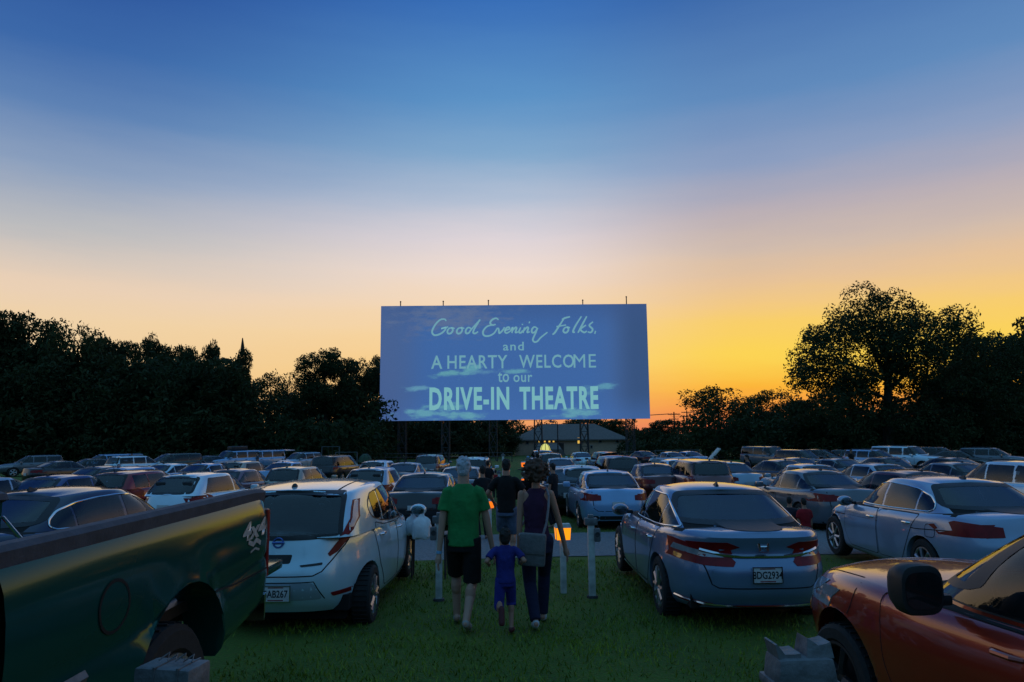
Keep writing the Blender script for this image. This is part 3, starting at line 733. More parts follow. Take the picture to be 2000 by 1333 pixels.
class Skin:
    """paints outlines onto a body: every panel is a thin curved shell lying on the bodywork"""
    def __init__(s, me):
        bm = bmesh.new(); bm.from_mesh(me); bmesh.ops.triangulate(bm, faces=bm.faces); s.bvh = BVHTree.FromBMesh(bm); bm.free()
    def hit(s, plane, a, b):
        if plane == 'right': o, d = (3, a, b), (-1,0,0)
        elif plane == 'left': o, d = (-3, a, b), (1,0,0)
        elif plane == 'rear': o, d = (a, -6, b), (0,1,0)
        elif plane == 'front': o, d = (a, 6, b), (0,-1,0)
        else: o, d = (a, b, 5), (0,0,-1)
        p, n, i, dist = s.bvh.ray_cast(Vector(o), Vector(d))
        if p is None: return None
        if n.dot(Vector(d)) > 0: n = -n
        return p, (n*.6-Vector(d)*.4).normalized(), Vector(d)
    def patch(s, mb, outline, plane, off=.004, res=.06, mi=0, skirt=.006):
        P = []; m = len(outline)
        for i in range(m):
            a, b = Vector(outline[i]), Vector(outline[(i+1)%m]); k = max(1, int((b-a).length/res))
            for j in range(k): P.append(a.lerp(b, j/k))
        # drop doubles
        Q = []
        for p in P:
            if not Q or (p-Q[-1]).length > 1e-4: Q.append(p)
        if (Q[0]-Q[-1]).length < 1e-4: Q.pop()
        nb = len(Q); xs = [p.x for p in Q]; ys = [p.y for p in Q]; G = []
        x = min(xs)+res*.5
        while x < max(xs):
            y = min(ys)+res*.5
            while y < max(ys):
                # keep inside points not too near the border
                if min((q.x-x)**2+(q.y-y)**2 for q in Q) > (res*.45)**2: G.append(Vector((x,y)))
                y += res
            x += res
        r = delaunay_2d_cdt(Q+G, [(i,(i+1)%nb) for i in range(nb)], [list(range(nb))], 1, 1e-6)
        vs, fs = r[0], r[2]; co = []; ok = []
        orig = r[3]
        for v in vs:
            h = s.hit(plane, v.x, v.y)
            if h is None: co.append(None)
            else: co.append((h[0]+h[1]*off, h[0]-h[1]*skirt))
        idx = {}; V = []; Fs = []
        for f in fs:
            if any(co[i] is None for i in f): continue
            pts = [co[i][0] for i in f]
            if max((pts[i]-pts[i-1]).length for i in range(len(pts))) > res*6: continue
            for i in f:
                if i not in idx: idx[i] = len(V); V.append(co[i][0])
            Fs.append(tuple(idx[i] for i in f))
        # skirt
        cnt = {}
        for f in Fs:
            for i in range(len(f)): e = (f[i-1], f[i]); k = tuple(sorted(e)); cnt[k] = None if k in cnt else e
        low = {}
        inv = {v: k for k, v in idx.items()}
        for k, e in cnt.items():
            if e is None: continue
            q = []
            for i in e:
                if i not in low: low[i] = len(V); V.append(co[inv[i]][1])
                q.append(low[i])
            Fs.append((e[0], q[0], q[1], e[1]))
        mb.add(V, Fs, mi)
    def strip(s, mb, path, width, plane, off=.003, res=.06, mi=0, closed=False, height=.0):
        P = [Vector(p) for p in path]
        if closed: P.append(P[0])
        Q = []
        for i in range(len(P)-1):
            k = max(1, int((P[i+1]-P[i]).length/res))
            for j in range(k): Q.append(P[i].lerp(P[i+1], j/k))
        Q.append(P[-1]); rows = []
        for i, q in enumerate(Q):
            a, b = Q[max(i-1,0)], Q[min(i+1,len(Q)-1)]
            if closed and i in (0, len(Q)-1): a, b = Q[-2], Q[1]
            t = (b-a).normalized() if (b-a).length > 1e-7 else Vector((1,0)); n = Vector((-t.y,t.x))*width/2
            r = []
            for k in (1,0,-1):
                h = s.hit(plane, q.x+n.x*k, q.y+n.y*k); r.append(None if h is None else h[0]+h[1]*(off+(height if k == 0 else 0)))
            rows.append(r)
        for i in range(len(rows)-1):
            a, b = rows[i], rows[i+1]
            if None in a or None in b or (a[1]-b[1]).length > res*6: continue
            mb.add([a[0],a[1],a[2],b[0],b[1],b[2]], [(0,1,4,3),(1,2,5,4)], mi)

WHEELS = {}
def wheel(root, u, w, r, width, style='five', name='wheel'):
    key = (r, width, style)
    if key not in WHEELS:
        h = width/2; mb = MB()
        mb.lathe([(-h*.7,r*.66),(-h,r*.74),(-h*.98,r*.93),(-h*.8,r),(h*.8,r),(h*.98,r*.93),(h,r*.74),(h*.7,r*.66)], 32, closed=True)
        for k in range(36):
            t = 2*math.pi*k/36; mb.box((0,(r+.001)*math.cos(t),(r+.001)*math.sin(t)), (width*.72,.02,.012), Matrix.Rotation(t,3,'X'))
        ty = mb.mesh('tyre', M['rubber'])
        mb = MB(); mb.lathe([(h*.55,r*.70),(h*.92,r*.69),(h*.94,r*.64),(h*.80,r*.60),(h*.2,r*.58),(-h*.6,r*.62)], 32)
        if style == 'steel':
            mb.lathe([(h*.8,r*.6),(h*.55,r*.4),(h*.75,r*.2),(h*.75,.0)], 32)
            for k in range(8):
                t = 2*math.pi*k/8; mb.ell((h*.62,r*.45*math.cos(t),r*.45*math.sin(t)),(.012,.035,.035),n=8,mi=1)
        else:
            ns = {'five':5,'ten':10,'seven':7,'dark':5}[style]
            for k in range(ns):
                t = 2*math.pi*k/ns
                for d in ((-.13,.13) if style == 'five' else (0,)):
                    pts = [(h*.78,.05*math.cos(t+d),.05*math.sin(t+d)),(h*.84,r*.35*math.cos(t+d*.9),r*.35*math.sin(t+d*.9)),(h*.80,r*.63*math.cos(t+d*1.25),r*.63*math.sin(t+d*1.25))]
                    mb.tube(pts, [.035,.026,.03], 6)
            mb.lathe([(h*.9,0.001),(h*.9,.04),(h*.78,.065)], 16)
            mb.lathe([(h*.15,r*.58),(h*.15,.001)], 24, mi=1)
        WHEELS[key] = (ty, mb.mesh('rim', [M['plastic'] if style == 'dark' else M['alloy'], M['under']]))
    ty, ri = WHEELS[key]
    o = link(name, ty, root); o.location = (w, u, r)
    if w < 0: o.rotation_euler.z = math.pi
    link('rim', ri, o); return o

BASE = {
 'sedan': dict(ur=-2.44, uf=2.44, hw=.92, zsh=[(-2.44,1.03),(-1.9,1.05),(-1.0,.985),(.4,.955),(1.1,.93),(1.7,.85),(2.2,.76),(2.44,.70)], zb=[(-2.44,.33),(-2,.26),(-1,.2),(1,.2),(2,.22),(2.44,.27)],
   gr=(-1.98,-1.02), gf=(1.16,.22), ghw=(.805,.60), zr=1.385, arch=.035, crown=.045, ax=(-1.32,1.46), wr=.335, R=.385, n=(4.2,3.0), gn=(4.5,3.2), rshift=[(0,.10),(.25,.02),(.5,0),(.72,.05),(.9,.08),(1,.10)], fshift=[(0,.16),(.3,.02),(.55,0),(.85,.10),(1,.30)],
   splits=[(-.10,.9),(-1.02,-.16),(-1.7,-1.06)], cp=(.20,.30)),
 'hatch': dict(ur=-2.1, uf=2.1, hw=.885, zsh=[(-2.1,1.02),(-1,1.0),(.4,.97),(1.2,.95),(1.7,.86),(2.1,.76)], zb=[(-2.1,.32),(-1.4,.24),(1.4,.22),(2.1,.26)],
   gr=(-1.98,-1.68), gf=(1.25,.30), ghw=(.775,.585), zr=1.44, arch=.035, crown=.04, ax=(-1.28,1.28), wr=.32, R=.37, n=(3.6,3.0), gn=(6,3.2), rshift=[(0,.08),(.3,.01),(.5,0),(.8,.05),(1,.09)], fshift=[(0,.14),(.3,.02),(.55,0),(.85,.08),(1,.22)],
   splits=[(.02,1.0),(-.85,-.04),(-1.5,-.9)], cp=(.26,.22)),
 'suv': dict(ur=-2.3, uf=2.3, hw=.925, zsh=[(-2.3,1.10),(-1,1.08),(.4,1.05),(1.15,1.04),(1.8,.98),(2.3,.88)], zb=[(-2.3,.40),(-1.5,.32),(1.5,.32),(2.3,.36)],
   gr=(-2.2,-1.95), gf=(1.28,.42), ghw=(.82,.655), zr=1.58, arch=.03, crown=.04, ax=(-1.34,1.36), wr=.36, R=.42, n=(4.6,3.4), gn=(5,3.6), rshift=[(0,.1),(.3,.01),(.5,0),(.8,.04),(1,.06)], fshift=[(0,.14),(.3,.02),(.55,0),(.85,.05),(1,.14)],
   splits=[(.06,1.0),(-.84,0),(-1.85,-.92)], cp=(.24,.20)),
 'bigsuv': dict(ur=-2.55, uf=2.55, hw=1.0, zsh=[(-2.55,1.22),(-1,1.2),(.4,1.18),(1.2,1.17),(2,1.12),(2.55,1.04)], zb=[(-2.55,.45),(-1.5,.36),(1.5,.36),(2.55,.42)],
   gr=(-2.46,-2.36), gf=(1.22,.60), ghw=(.90,.77), zr=1.79, arch=.02, crown=.035, ax=(-1.45,1.5), wr=.40, R=.47, n=(7,5), gn=(7,5), rshift=[(0,.08),(.3,0),(.5,0),(.8,.04),(1,.05)], fshift=[(0,.1),(.3,.0),(.55,0),(.85,.03),(1,.08)],
   splits=[(.16,1.0),(-.86,.06),(-2.2,-.96)], cp=(.22,.16)),
 'minivan': dict(ur=-2.5, uf=2.5, hw=.99, zsh=[(-2.5,1.12),(-1,1.08),(.4,1.04),(1.5,1.02),(2.1,.9),(2.5,.78)], zb=[(-2.5,.38),(-1.5,.26),(1.5,.26),(2.5,.3)],
   gr=(-2.4,-2.18), gf=(1.75,.68), ghw=(.87,.70), zr=1.63, arch=.03, crown=.04, ax=(-1.45,1.55), wr=.35, R=.41, n=(4.6,3.2), gn=(5,3.4), rshift=[(0,.1),(.3,.01),(.5,0),(.8,.05),(1,.07)], fshift=[(0,.14),(.3,.02),(.55,0),(.85,.08),(1,.2)],
   splits=[(.34,1.4),(-.9,.28),(-2.1,-.96)], cp=(.24,.2)),
}
def body_mesh(s, fine=False):
    zsh, zb = tab(s['zsh']), tab(s['zb'])
    ur, uf, hw = s['ur'], s['uf'], s['hw']; Rr = s['R']
    ends = (ur+.42, uf-.52)
    us = set(np.round(np.linspace(ends[0], ends[1], 44 if fine else 24), 3))
    for a in s['ax']:
        us = {u for u in us if abs(u-a) > Rr*1.12}
        us |= {round(a+k*Rr, 4) for k in ((-1.08,-1.0,-.985,-.94,-.86,-.74,-.6,-.42,-.22,0,.22,.42,.6,.74,.86,.94,.985,1.0,1.08) if fine else (-1.05,-.995,-.9,-.7,-.4,0,.4,.7,.9,.995,1.05))}
    us = sorted(u for u in us if ends[0] <= u <= ends[1])
    rs, fs = tab2(s['rshift']), tab2(s['fshift'])
    prof = s.get('side', [(0,.075),(.06,.03),(.2,.008),(.45,0),(.62,.0),(.78,.012),(.90,.03),(.965,.055),(1,.10)])
    if fine: prof = [(t, float(np.interp(t,[p[0] for p in prof],[p[1] for p in prof]))) for t in (0,.03,.06,.12,.2,.3,.4,.5,.58,.62,.66,.72,.78,.84,.90,.94,.97,.99,1)]
    mb = MB(); hoops = []
    K = 12 if fine else 7
    for t, ins in prof:
        h = []
        for (u, w) in halfhoop(ur+rs(t), uf-fs(t), hw-ins, s['n'][0], s['n'][1], us, K):
            z = zb(u)+(zsh(u)-zb(u))*t
            if w > hw*.5:
                for a in s['ax']:
                    if abs(u-a) < Rr: z = max(z, s['wr']+math.sqrt(Rr*Rr-(u-a)**2))
            h.append((u, w, z))
        hoops.append(h)
    cz = s.get('deckcrown', .05)
    ring_faces(mb, hoops, 10 if fine else 6, lambda u, w: cz*min(1, w/.6), bottom=True)
    # greenhouse
    (r0, r1), (f0, f1), (w0, w1) = s['gr'], s['gf'], s['ghw']
    gs = [(0,0,0),(.15,.15,0),(.3,.3,0),(.45,.45,0),(.6,.6,0),(.75,.75,0),(.86,.86,0),(.93,.93,.004),(.965,.972,.016),(.99,.993,.042),(1.0,1.0,.085)]
    gu = list(np.linspace(0, 1, 30 if fine else 16)); hoops = []
    for g, zf, ins in gs:
        bow = math.sin(math.pi*min(1,g))
        a = r0+(r1-r0)*(g**s.get('gpr',1.0))-.03*bow+ins*.9; b = f0+(f1-f0)*g+.035*bow-ins*1.3; w = w0+(w1-w0)*g+.022*bow-ins
        l = b-a; uu = [a+.30+(l-.62)*q for q in gu]; h = []
        for (u, ww) in halfhoop(a, b, w, s['gn'][0], s['gn'][1], uu, K):
            q = (u-a)/(b-a); ww *= 1-s.get('gtaper',0)*max(0,1-2*q)**1.3; zt = s['zr']+s['arch']*(1-(2*q-1)**2)-s.get('droop',0)*max(0,.5-q)**2*4
            zl = zsh(u)-.02
            h.append((u, ww, zl+(zt-zl)*zf))
        hoops.append(h)
    ring_faces(mb, hoops, 10 if fine else 6, lambda u, w: s['crown']*min(1, w/.35))
    return mb.mesh('body', [M['paint'], M['under']], 40)
def tab2(p):
    xs = [a for a, b in p]; ys = [b for a, b in p]
    return lambda t: float(np.interp(t, xs, ys))
def gpoint(s, g, end):   # u of the greenhouse edge at fraction g
    a, b = s['gr'] if end == 'r' else s['gf']; return a+(b-a)*g
def gz_at(s, u, g, zsh=None):
    zl = tab(s['zsh'])(u)-.02; return zl+(s['zr']+s['arch']*.6-zl)*g
def dlo(s, cp=None):
    cp = cp or s['cp']; lo, hi = .09, .86
    fb, ft = gpoint(s,lo,'f')-.16, gpoint(s,hi,'f')-.13; rb, rt = gpoint(s,lo,'r')+cp[0], gpoint(s,hi,'r')+cp[1]
    P = []
    for k in range(7): u = fb+(rb-fb)*k/6; P.append((u, gz_at(s,u,lo)))
    for k in range(9): u = rt+(ft-rt)*k/8; P.append((u, gz_at(s,u,hi)))
    return P
def end_outline(s, end, lo, hi, kb, kt):
    zb_ = gz_at(s, gpoint(s,lo,end), lo); zt = gz_at(s, gpoint(s,hi,end), hi); b = s['ghw'][0]*kb; t = s['ghw'][1]*kt
    return [(-b,zb_),(-b*.5,zb_-.012),(0,zb_-.016),(b*.5,zb_-.012),(b,zb_),(t,zt),(t*.5,zt+.016),(0,zt+.022),(-t*.5,zt+.016),(-t,zt)]
def cut_windows(me, holes, s, levels):
    """open the window apertures in the bodywork so that one looks into the cabin"""
    def inside(P, x, y):
        c = False
        for i in range(len(P)):
            (x1,y1),(x2,y2) = P[i-1][:2], P[i][:2]
            if (y1 > y) != (y2 > y) and x < (x2-x1)*(y-y1)/(y2-y1)+x1: c = not c
        return c
    bm = bmesh.new(); bm.from_mesh(me); um = (s['gr'][0]+s['gf'][0])/2
    zs = tab(s['zsh'])
    # cabin floor and shelf dark instead of paint
    for f in bm.faces:
        c = f.calc_center_median()
        if f.normal.z > .8 and abs(c.x) < s['ghw'][0]-.03 and s['gr'][0]+.08 < c.y < s['gf'][0]-.12 and abs(c.z-zs(c.y)) < .1: f.material_index = 1
    for pl, P in holes:
        if len(P) < 3: continue
        cx = sum(p[0] for p in P)/len(P); cy = sum(p[1] for p in P)/len(P)
        P = [(cx+(p[0]-cx)*.975, cy+(p[1]-cy)*.955) for p in P]
        x0, x1, y0, y1 = min(p[0] for p in P), max(p[0] for p in P), min(p[1] for p in P), max(p[1] for p in P)
        def pr(c): return (c.y, c.z) if pl in ('right','left') else (c.x, c.z)
        def rel(f):
            n = f.normal; c = f.calc_center_median()
            if pl == 'right': ok = n.x > .35 and c.x > .2
            elif pl == 'left': ok = n.x < -.35 and c.x < -.2
            elif pl == 'rear': ok = n.y < -.12 and c.y < um and n.z < .985 and c.y > s['gr'][0]-.15
            else: ok = n.y > .12 and c.y > um and n.z < .985 and c.y < s['gf'][0]+.15
            if not ok: return False
            q = [pr(v.co) for v in f.verts]
            return max(a for a,_ in q) > x0 and min(a for a,_ in q) < x1 and max(b for _,b in q) > y0 and min(b for _,b in q) < y1
        for _ in range(levels):
            es = set()
            for f in bm.faces:
                if not rel(f): continue
                q = [inside(P, *pr(v.co)) for v in f.verts]
                if all(q): continue
                if any(q) or inside(P, *pr(f.calc_center_median())) or max(e.calc_length() for e in f.edges) > .12: es |= set(f.edges)
            if not es: break
            bmesh.ops.subdivide_edges(bm, edges=list(es), cuts=1, use_grid_fill=True)
            bm.normal_update()
        dead = [f for f in bm.faces if rel(f) and inside(P, *pr(f.calc_center_median()))]
        bmesh.ops.delete(bm, geom=dead, context='FACES')
    bm.to_mesh(me); bm.free(); me.update()
SEATS = {}
def seats(root, s):
    zs = tab(s['zsh']); key = (s['splits'][0][0], s['zr'], s['ghw'][0])
    u0 = s['splits'][0][0]+.02; u1 = s['splits'][1][0]-.12; top = s['zr']
    for (w, u, wd, hd) in ((-.37,u0,.46,True),(.37,u0,.46,True),(0,u1,1.15,False)):
        mb = MB(); z = zs(u); rot = Matrix.Rotation(R(12),3,'X'); h = min(.30, (top-z)*.55)
        mb.box((w,u,z+h*.30-.1),(wd,.12,h*.9+.2),rot,bevel=.05)
        for hx in ((w,) if hd else (-.36,.36)):
            mb.box((hx,u-.035,z+h*.95+.02),(.25,.09,.15),rot,bevel=.04); mb.box((hx,u-.02,z+h*.7),(.10,.03,.16),rot)
        mb.build('seat', M['seat'], root)
    mb = MB(); uf = s['gf'][0]-.62; c = Vector((-.37,uf,zs(uf)+.05)); mb.tube([c+Matrix.Rotation(R(-25),3,'X')@Vector((.18*math.cos(t),0,.18*math.sin(t))) for t in [2*math.pi*k/18 for k in range(19)]],.014,5); mb.build('steering_wheel', M['plastic'], root)
    mb = MB(); mb.tube([(0,s['gf'][0]-.62,top-.075),(0,s['gf'][0]-.66,top-.10)],.01,5); mb.box((0,s['gf'][0]-.68,top-.12),(.22,.03,.07),bevel=.015); mb.build('rear_view_mirror', M['plastic'], root)
def vehicle(name, kind, label, color, fine=False, over=None, opts=None, cat='car', group='cars parked on the field'):
    s = dict(BASE[kind]); s.update(over or {}); o = opts or {}
    root = empty(name, (0,0,0), 0, label, cat, group)
    me = body_mesh(s, fine); body = link('body', me, root); body.color = (*color,1)
    sk = Skin(me); res = .05 if fine else .11
    side = o.get('dlo') or dlo(s)
    rg = o.get('rear_glass', (.27 if kind == 'sedan' else .16,.88,.76 if kind == 'hatch' else .84,.90)); fg = (.22,.9,.9,.9)
    holes = [(pl, clip_u(side, a, b)) for pl in ('right','left') for (a, b) in s['splits']] + [('rear', end_outline(s,'r',*rg)), ('front', end_outline(s,'f',*fg))]
    cut_windows(me, holes, s, 4 if fine else 2)
    seats(root, s)
    # glass
    for plane in ('right','left'):
        for (a, b) in s['splits'][::-1]:
            p = clip_u(side, a, b)
            if len(p) < 3: continue
            mb = MB(); sk.patch(mb, poly_round(p, .05), plane, .004, res); mb.build('side_window', M['glass'], root)
        if o.get('chrome_dlo'):
            mb = MB(); sk.strip(mb, poly_round(side,.06), .017, plane, .008, res, closed=True, height=.005); mb.build('window_trim', M['chrome'], root)
        elif fine:
            mb = MB(); sk.strip(mb, poly_round(side,.06), .02, plane, .003, res, closed=True); mb.build('window_trim', M['plastic'], root)
    def endglass(end, plane, g, nm):
        P = poly_round(end_outline(s, end, *g), .05); mb = MB(); sk.patch(mb, P, plane, .005, res); w_ = mb.build(nm, M['backglass'], root)
        mb = MB(); sk.strip(mb, P, .045 if fine else .05, plane, .007, res, closed=True); mb.build('window_seal', M['plastic'], w_)
    endglass('r','rear',rg,'rear_window'); endglass('f','front',fg,'windshield')
    # lamps
    def lamp(pieces, nm, m):
        mb = MB()
        for pl, P in pieces: sk.patch(mb, P, pl, .006, min(res,.06))
        return mb.build(nm, m, root)
    zt, hw = s['zsh'][0][1], s['hw']
    tl = o.get('tail') or {'sedan':[(.88,zt-.05),(.42,zt-.10),(.42,zt-.22),(.86,zt-.26)],'hatch':[(.80,zt+.04),(.58,zt-.08),(.62,zt-.26),(.84,zt-.24)],
        'suv':[(.85,zt+.08),(.68,zt-.02),(.66,zt-.22),(.88,zt-.24)],'bigsuv':[(.965,zt+.10),(.84,zt+.10),(.84,zt-.26),(.975,zt-.26)],'minivan':[(.92,zt+.12),(.76,zt+.0),(.74,zt-.2),(.95,zt-.22)]}[kind]
    ts = o['tail_side'] if 'tail_side' in o else ([(s['ur']+.13,zt-.07),(s['ur']+.42,zt-.10),(s['ur']+.36,zt-.2),(s['ur']+.14,zt-.24)] if kind in ('sedan','hatch') else None)
    for sg, pl in ((1,'right'),(-1,'left')):
        lamp([('rear',[(w*sg,z) for w,z in tl])]+([(pl,ts)] if ts else []), 'tail_light', M['redlens'])
        zf = tab(s['zsh'])(s['uf']-.3); lamp([('front',[(w*sg,z) for w,z in [(hw*.92,zf-.02),(hw*.55,zf-.1),(hw*.55,zf-.2),(hw*.93,zf-.16)]])], 'headlight', M['clearlens'])
    mb = MB(); zf = tab(s['zsh'])(s['uf']-.1); sk.patch(mb, poly_round([(-.45,zf-.1),(.45,zf-.1),(.5,zf-.32),(-.5,zf-.32)],.05), 'front', .004, .1); mb.build('grille', M['plastic'], root)
    # plate
    pz = o.get('plate_z', {'sedan':.70,'hatch':.72,'suv':.82,'bigsuv':.9,'minivan':.86}[kind]); ptz = sk.hit('rear',0,pz)
    if ptz:
        mb = MB(); mb.box((0,0,0),(.31,.012,.155),bevel=.004); pl = mb.build('license_plate', M['plate'], root); pl.location = ptz[0]-Vector((0,.014,0)); s['plate'] = pl
    # mirrors, antenna, wheels
    for sg in (1,-1):
        u = s['gf'][0]-.42; z = tab(s['zsh'])(u)+.055; w = s['ghw'][0]+.155
        mb = MB()
        if fine:
            mb.ell((0,.02,0),(.125,.095,.085),n=16)
        else: mb.box((0,0,0),(.22,.15,.15),bevel=.05)
        mb.box((-.13*sg,.0,-.03),(.1,.06,.05),bevel=.015,mi=1)
        mi = mb.build('mirror', [M['paint'], M['plastic']], root); mi.location = (sg*w,u,z); mi.color = (*color,1)
        if fine:
            mb = MB(); mb.ell((0,-.075,0),(.10,.012,.066),n=16); mb.build('mirror_glass', M['glass'], mi)
    h = sk.hit('top', 0, s['gr'][1]+.22)
    an = o.get('antenna','fin')
    if an == 'fin':
        mb = MB(); mb.add([(-.02,-.07,0),(.02,-.07,0),(.02,.09,0),(-.02,.09,0),(0,-.055,.055),(0,-.02,.05)],[(0,1,4),(1,2,5,4),(3,0,4,5),(2,3,5)]); a = mb.build('antenna', M['plastic'], root); a.location = h[0]-Vector((0,0,.003))
    elif an == 'whip':
        mb = MB(); mb.tube([(0,0,0),(0,-.02,.03),(0,-.14,.26)],[.012,.006,.004],6); mb.box((0,.02,.01),(.05,.12,.03),bevel=.01); a = mb.build('antenna', M['plastic'], root); a.location = h[0]-Vector((0,0,.003))
    if o.get('rack'):
        for sg in (1,-1):
            w = s['ghw'][1]-.1; pts = [sk.hit('top', sg*w, u) for u in np.linspace(s['gr'][1]+.25, s['gf'][1]-.15, 7)]
            mb = MB(); mb.tube([p[0]+Vector((0,0,.045 if 0 < i < 6 else -.005)) for i, p in enumerate(pts)], .018, 6); mb.build('roof_rail', M['plastic'], root)
    tw = .22 if kind != 'bigsuv' else .26
    for u in s['ax']:
        for sg in (1,-1): wheel(root, u, sg*(s['hw']-tw/2-.025), s['wr'], tw, o.get('wheel','five'))
        # liner closing the arch from behind
    mb = MB()
    for u in s['ax']: mb.box((0,u,s['wr']+.12),(2*(s['hw']-.27),s['R']*2,s['R']*1.6))
    mb.box((0,(s['ur']+s['uf'])/2,.34),(2*s['hw']-.42,(s['uf']-s['ur'])*.86,.16)); mb.build('underbody', M['under'], root)
    # rear bumper strip / door seams
    if kind in ('suv','bigsuv'):
        for pl in ('right','left'):
            mb = MB(); z0 = s['zb'][1][1]+.08; sk.strip(mb, [(s['ax'][0]+s['R']+.06,z0),(s['ax'][1]-s['R']-.06,z0)], .13, pl, .006, .1); mb.build('side_cladding', M['plastic'], root)
        mb = MB(); sk.patch(mb, [(-hw*.85,.44),(hw*.85,.44),(hw*.85,.60),(-hw*.85,.60)], 'rear', .006, .1); mb.build('rear_bumper', M['plastic'], root)
    if not fine:
        mb = MB(); zq = zt if kind == 'sedan' else zt-.02; wq = hw*.68; sk.strip(mb, [(-wq,zq-.02),(-wq*.96,pz-.08),(-wq*.8,pz-.15),(wq*.8,pz-.15),(wq*.96,pz-.08),(wq,zq-.02)], .016, 'rear', .003, .1); mb.build('tailgate_seam', M['seam'], root)
        mb = MB(); sk.patch(mb, poly_round([(-hw*.7,s['zb'][0][1]+.10),(hw*.7,s['zb'][0][1]+.10),(hw*.62,s['zb'][0][1]+.005),(-hw*.62,s['zb'][0][1]+.005)],.03), 'rear', .003, .1); mb.build('lower_valance', M['plastic'], root)
        for pl in ('right','left'):
            mb = MB(); zt2 = tab(s['zsh']); zb2 = tab(s['zb'])
            (a0,a1),(b0,b1) = s['splits'][0], s['splits'][1]
            for u in (a0-.03, min(a1, s['gf'][0]-.25)): sk.strip(mb, [(u,zb2(u)+.06),(u,zt2(u)-.03)], .016, pl, .002, .1)
            ur_ = max(b0, s['ax'][0]+s['R']*.75); sk.strip(mb, [(ur_,s['wr']+s['R']*.75),(ur_-.08,zt2(ur_)-.03)], .016, pl, .002, .1); sk.strip(mb, [(ur_+.12,zb2(0)+.07),(s['ax'][1]-s['R']-.05,zb2(0)+.07)], .014, pl, .002, .15)
            mb.build('door_seam', M['seam'], root)
            for (a, b) in s['splits'][:2]:
                zz = tab(s['zsh'])(a)-.13; mb = MB(); sgn = 1 if pl == 'right' else -1; hh = sk.hit(pl, a+.13, zz)
                if hh: mb.box(hh[0]+Vector((sgn*.02,0,0)),(.025,.19,.03),bevel=.01); mb.build('door_handle', M['chrome'] if o.get('chrome_dlo') else M['plastic'], root)
    return root, s, sk, body
def doors(root, s, sk, color, planes, cuts, sill=.30, handle_mat=None):
    """door skins: shut lines cut into the paint, handle on each"""
    for pl in planes:
        sg = 1 if pl == 'right' else -1
        for (P, hu, hz) in cuts:
            mb = MB(); sk.patch(mb, poly_round(P,.06), pl, .0035, .05); d = mb.build('door', M['paint'], root); d.color = (*color,1)
            mb = MB(); sk.strip(mb, poly_round(P,.06), .013, pl, .0015, .05, closed=True); sk.strip(mb, poly_round(P,.06), .007, pl, .0045, .05, closed=True); mb.build('door_seam', M['seam'], d)
            h = sk.hit(pl, hu, hz)
            if h:
                mb = MB(); q = h[0]+Vector((sg*.012,0,0))
                mb.tube([q+Vector((-sg*.012,-.10,0)),q+Vector((sg*.022,-.06,.004)),q+Vector((sg*.026,.04,.004)),q+Vector((-sg*.012,.09,0))],[.012,.016,.016,.013],8); mb.build('door_handle', handle_mat or M['paint'], d).color = (*color,1)
def plate_text(root_plate, body):
    me = text_mesh(body, .1, M['ink'], .002, .78)
    for v in me.vertices: v.co = Vector((v.co.x, -.0075, v.co.y-.004))
    link('plate_number', me, root_plate)
    mb = MB(); 
    for z in (.062,-.064): mb.box((0,-.0068,z),(.16,.001,.010))
    mb.build('plate_motto', M['redlens'], root_plate)
    mb = MB()
    for x in (-.15,.15): mb.box((x,-.004,0),(.01,.014,.162))
    for z in (-.077,.077): mb.box((0,-.004,z),(.31,.014,.008))
    mb.build('plate_frame', M['chrome'], root_plate)

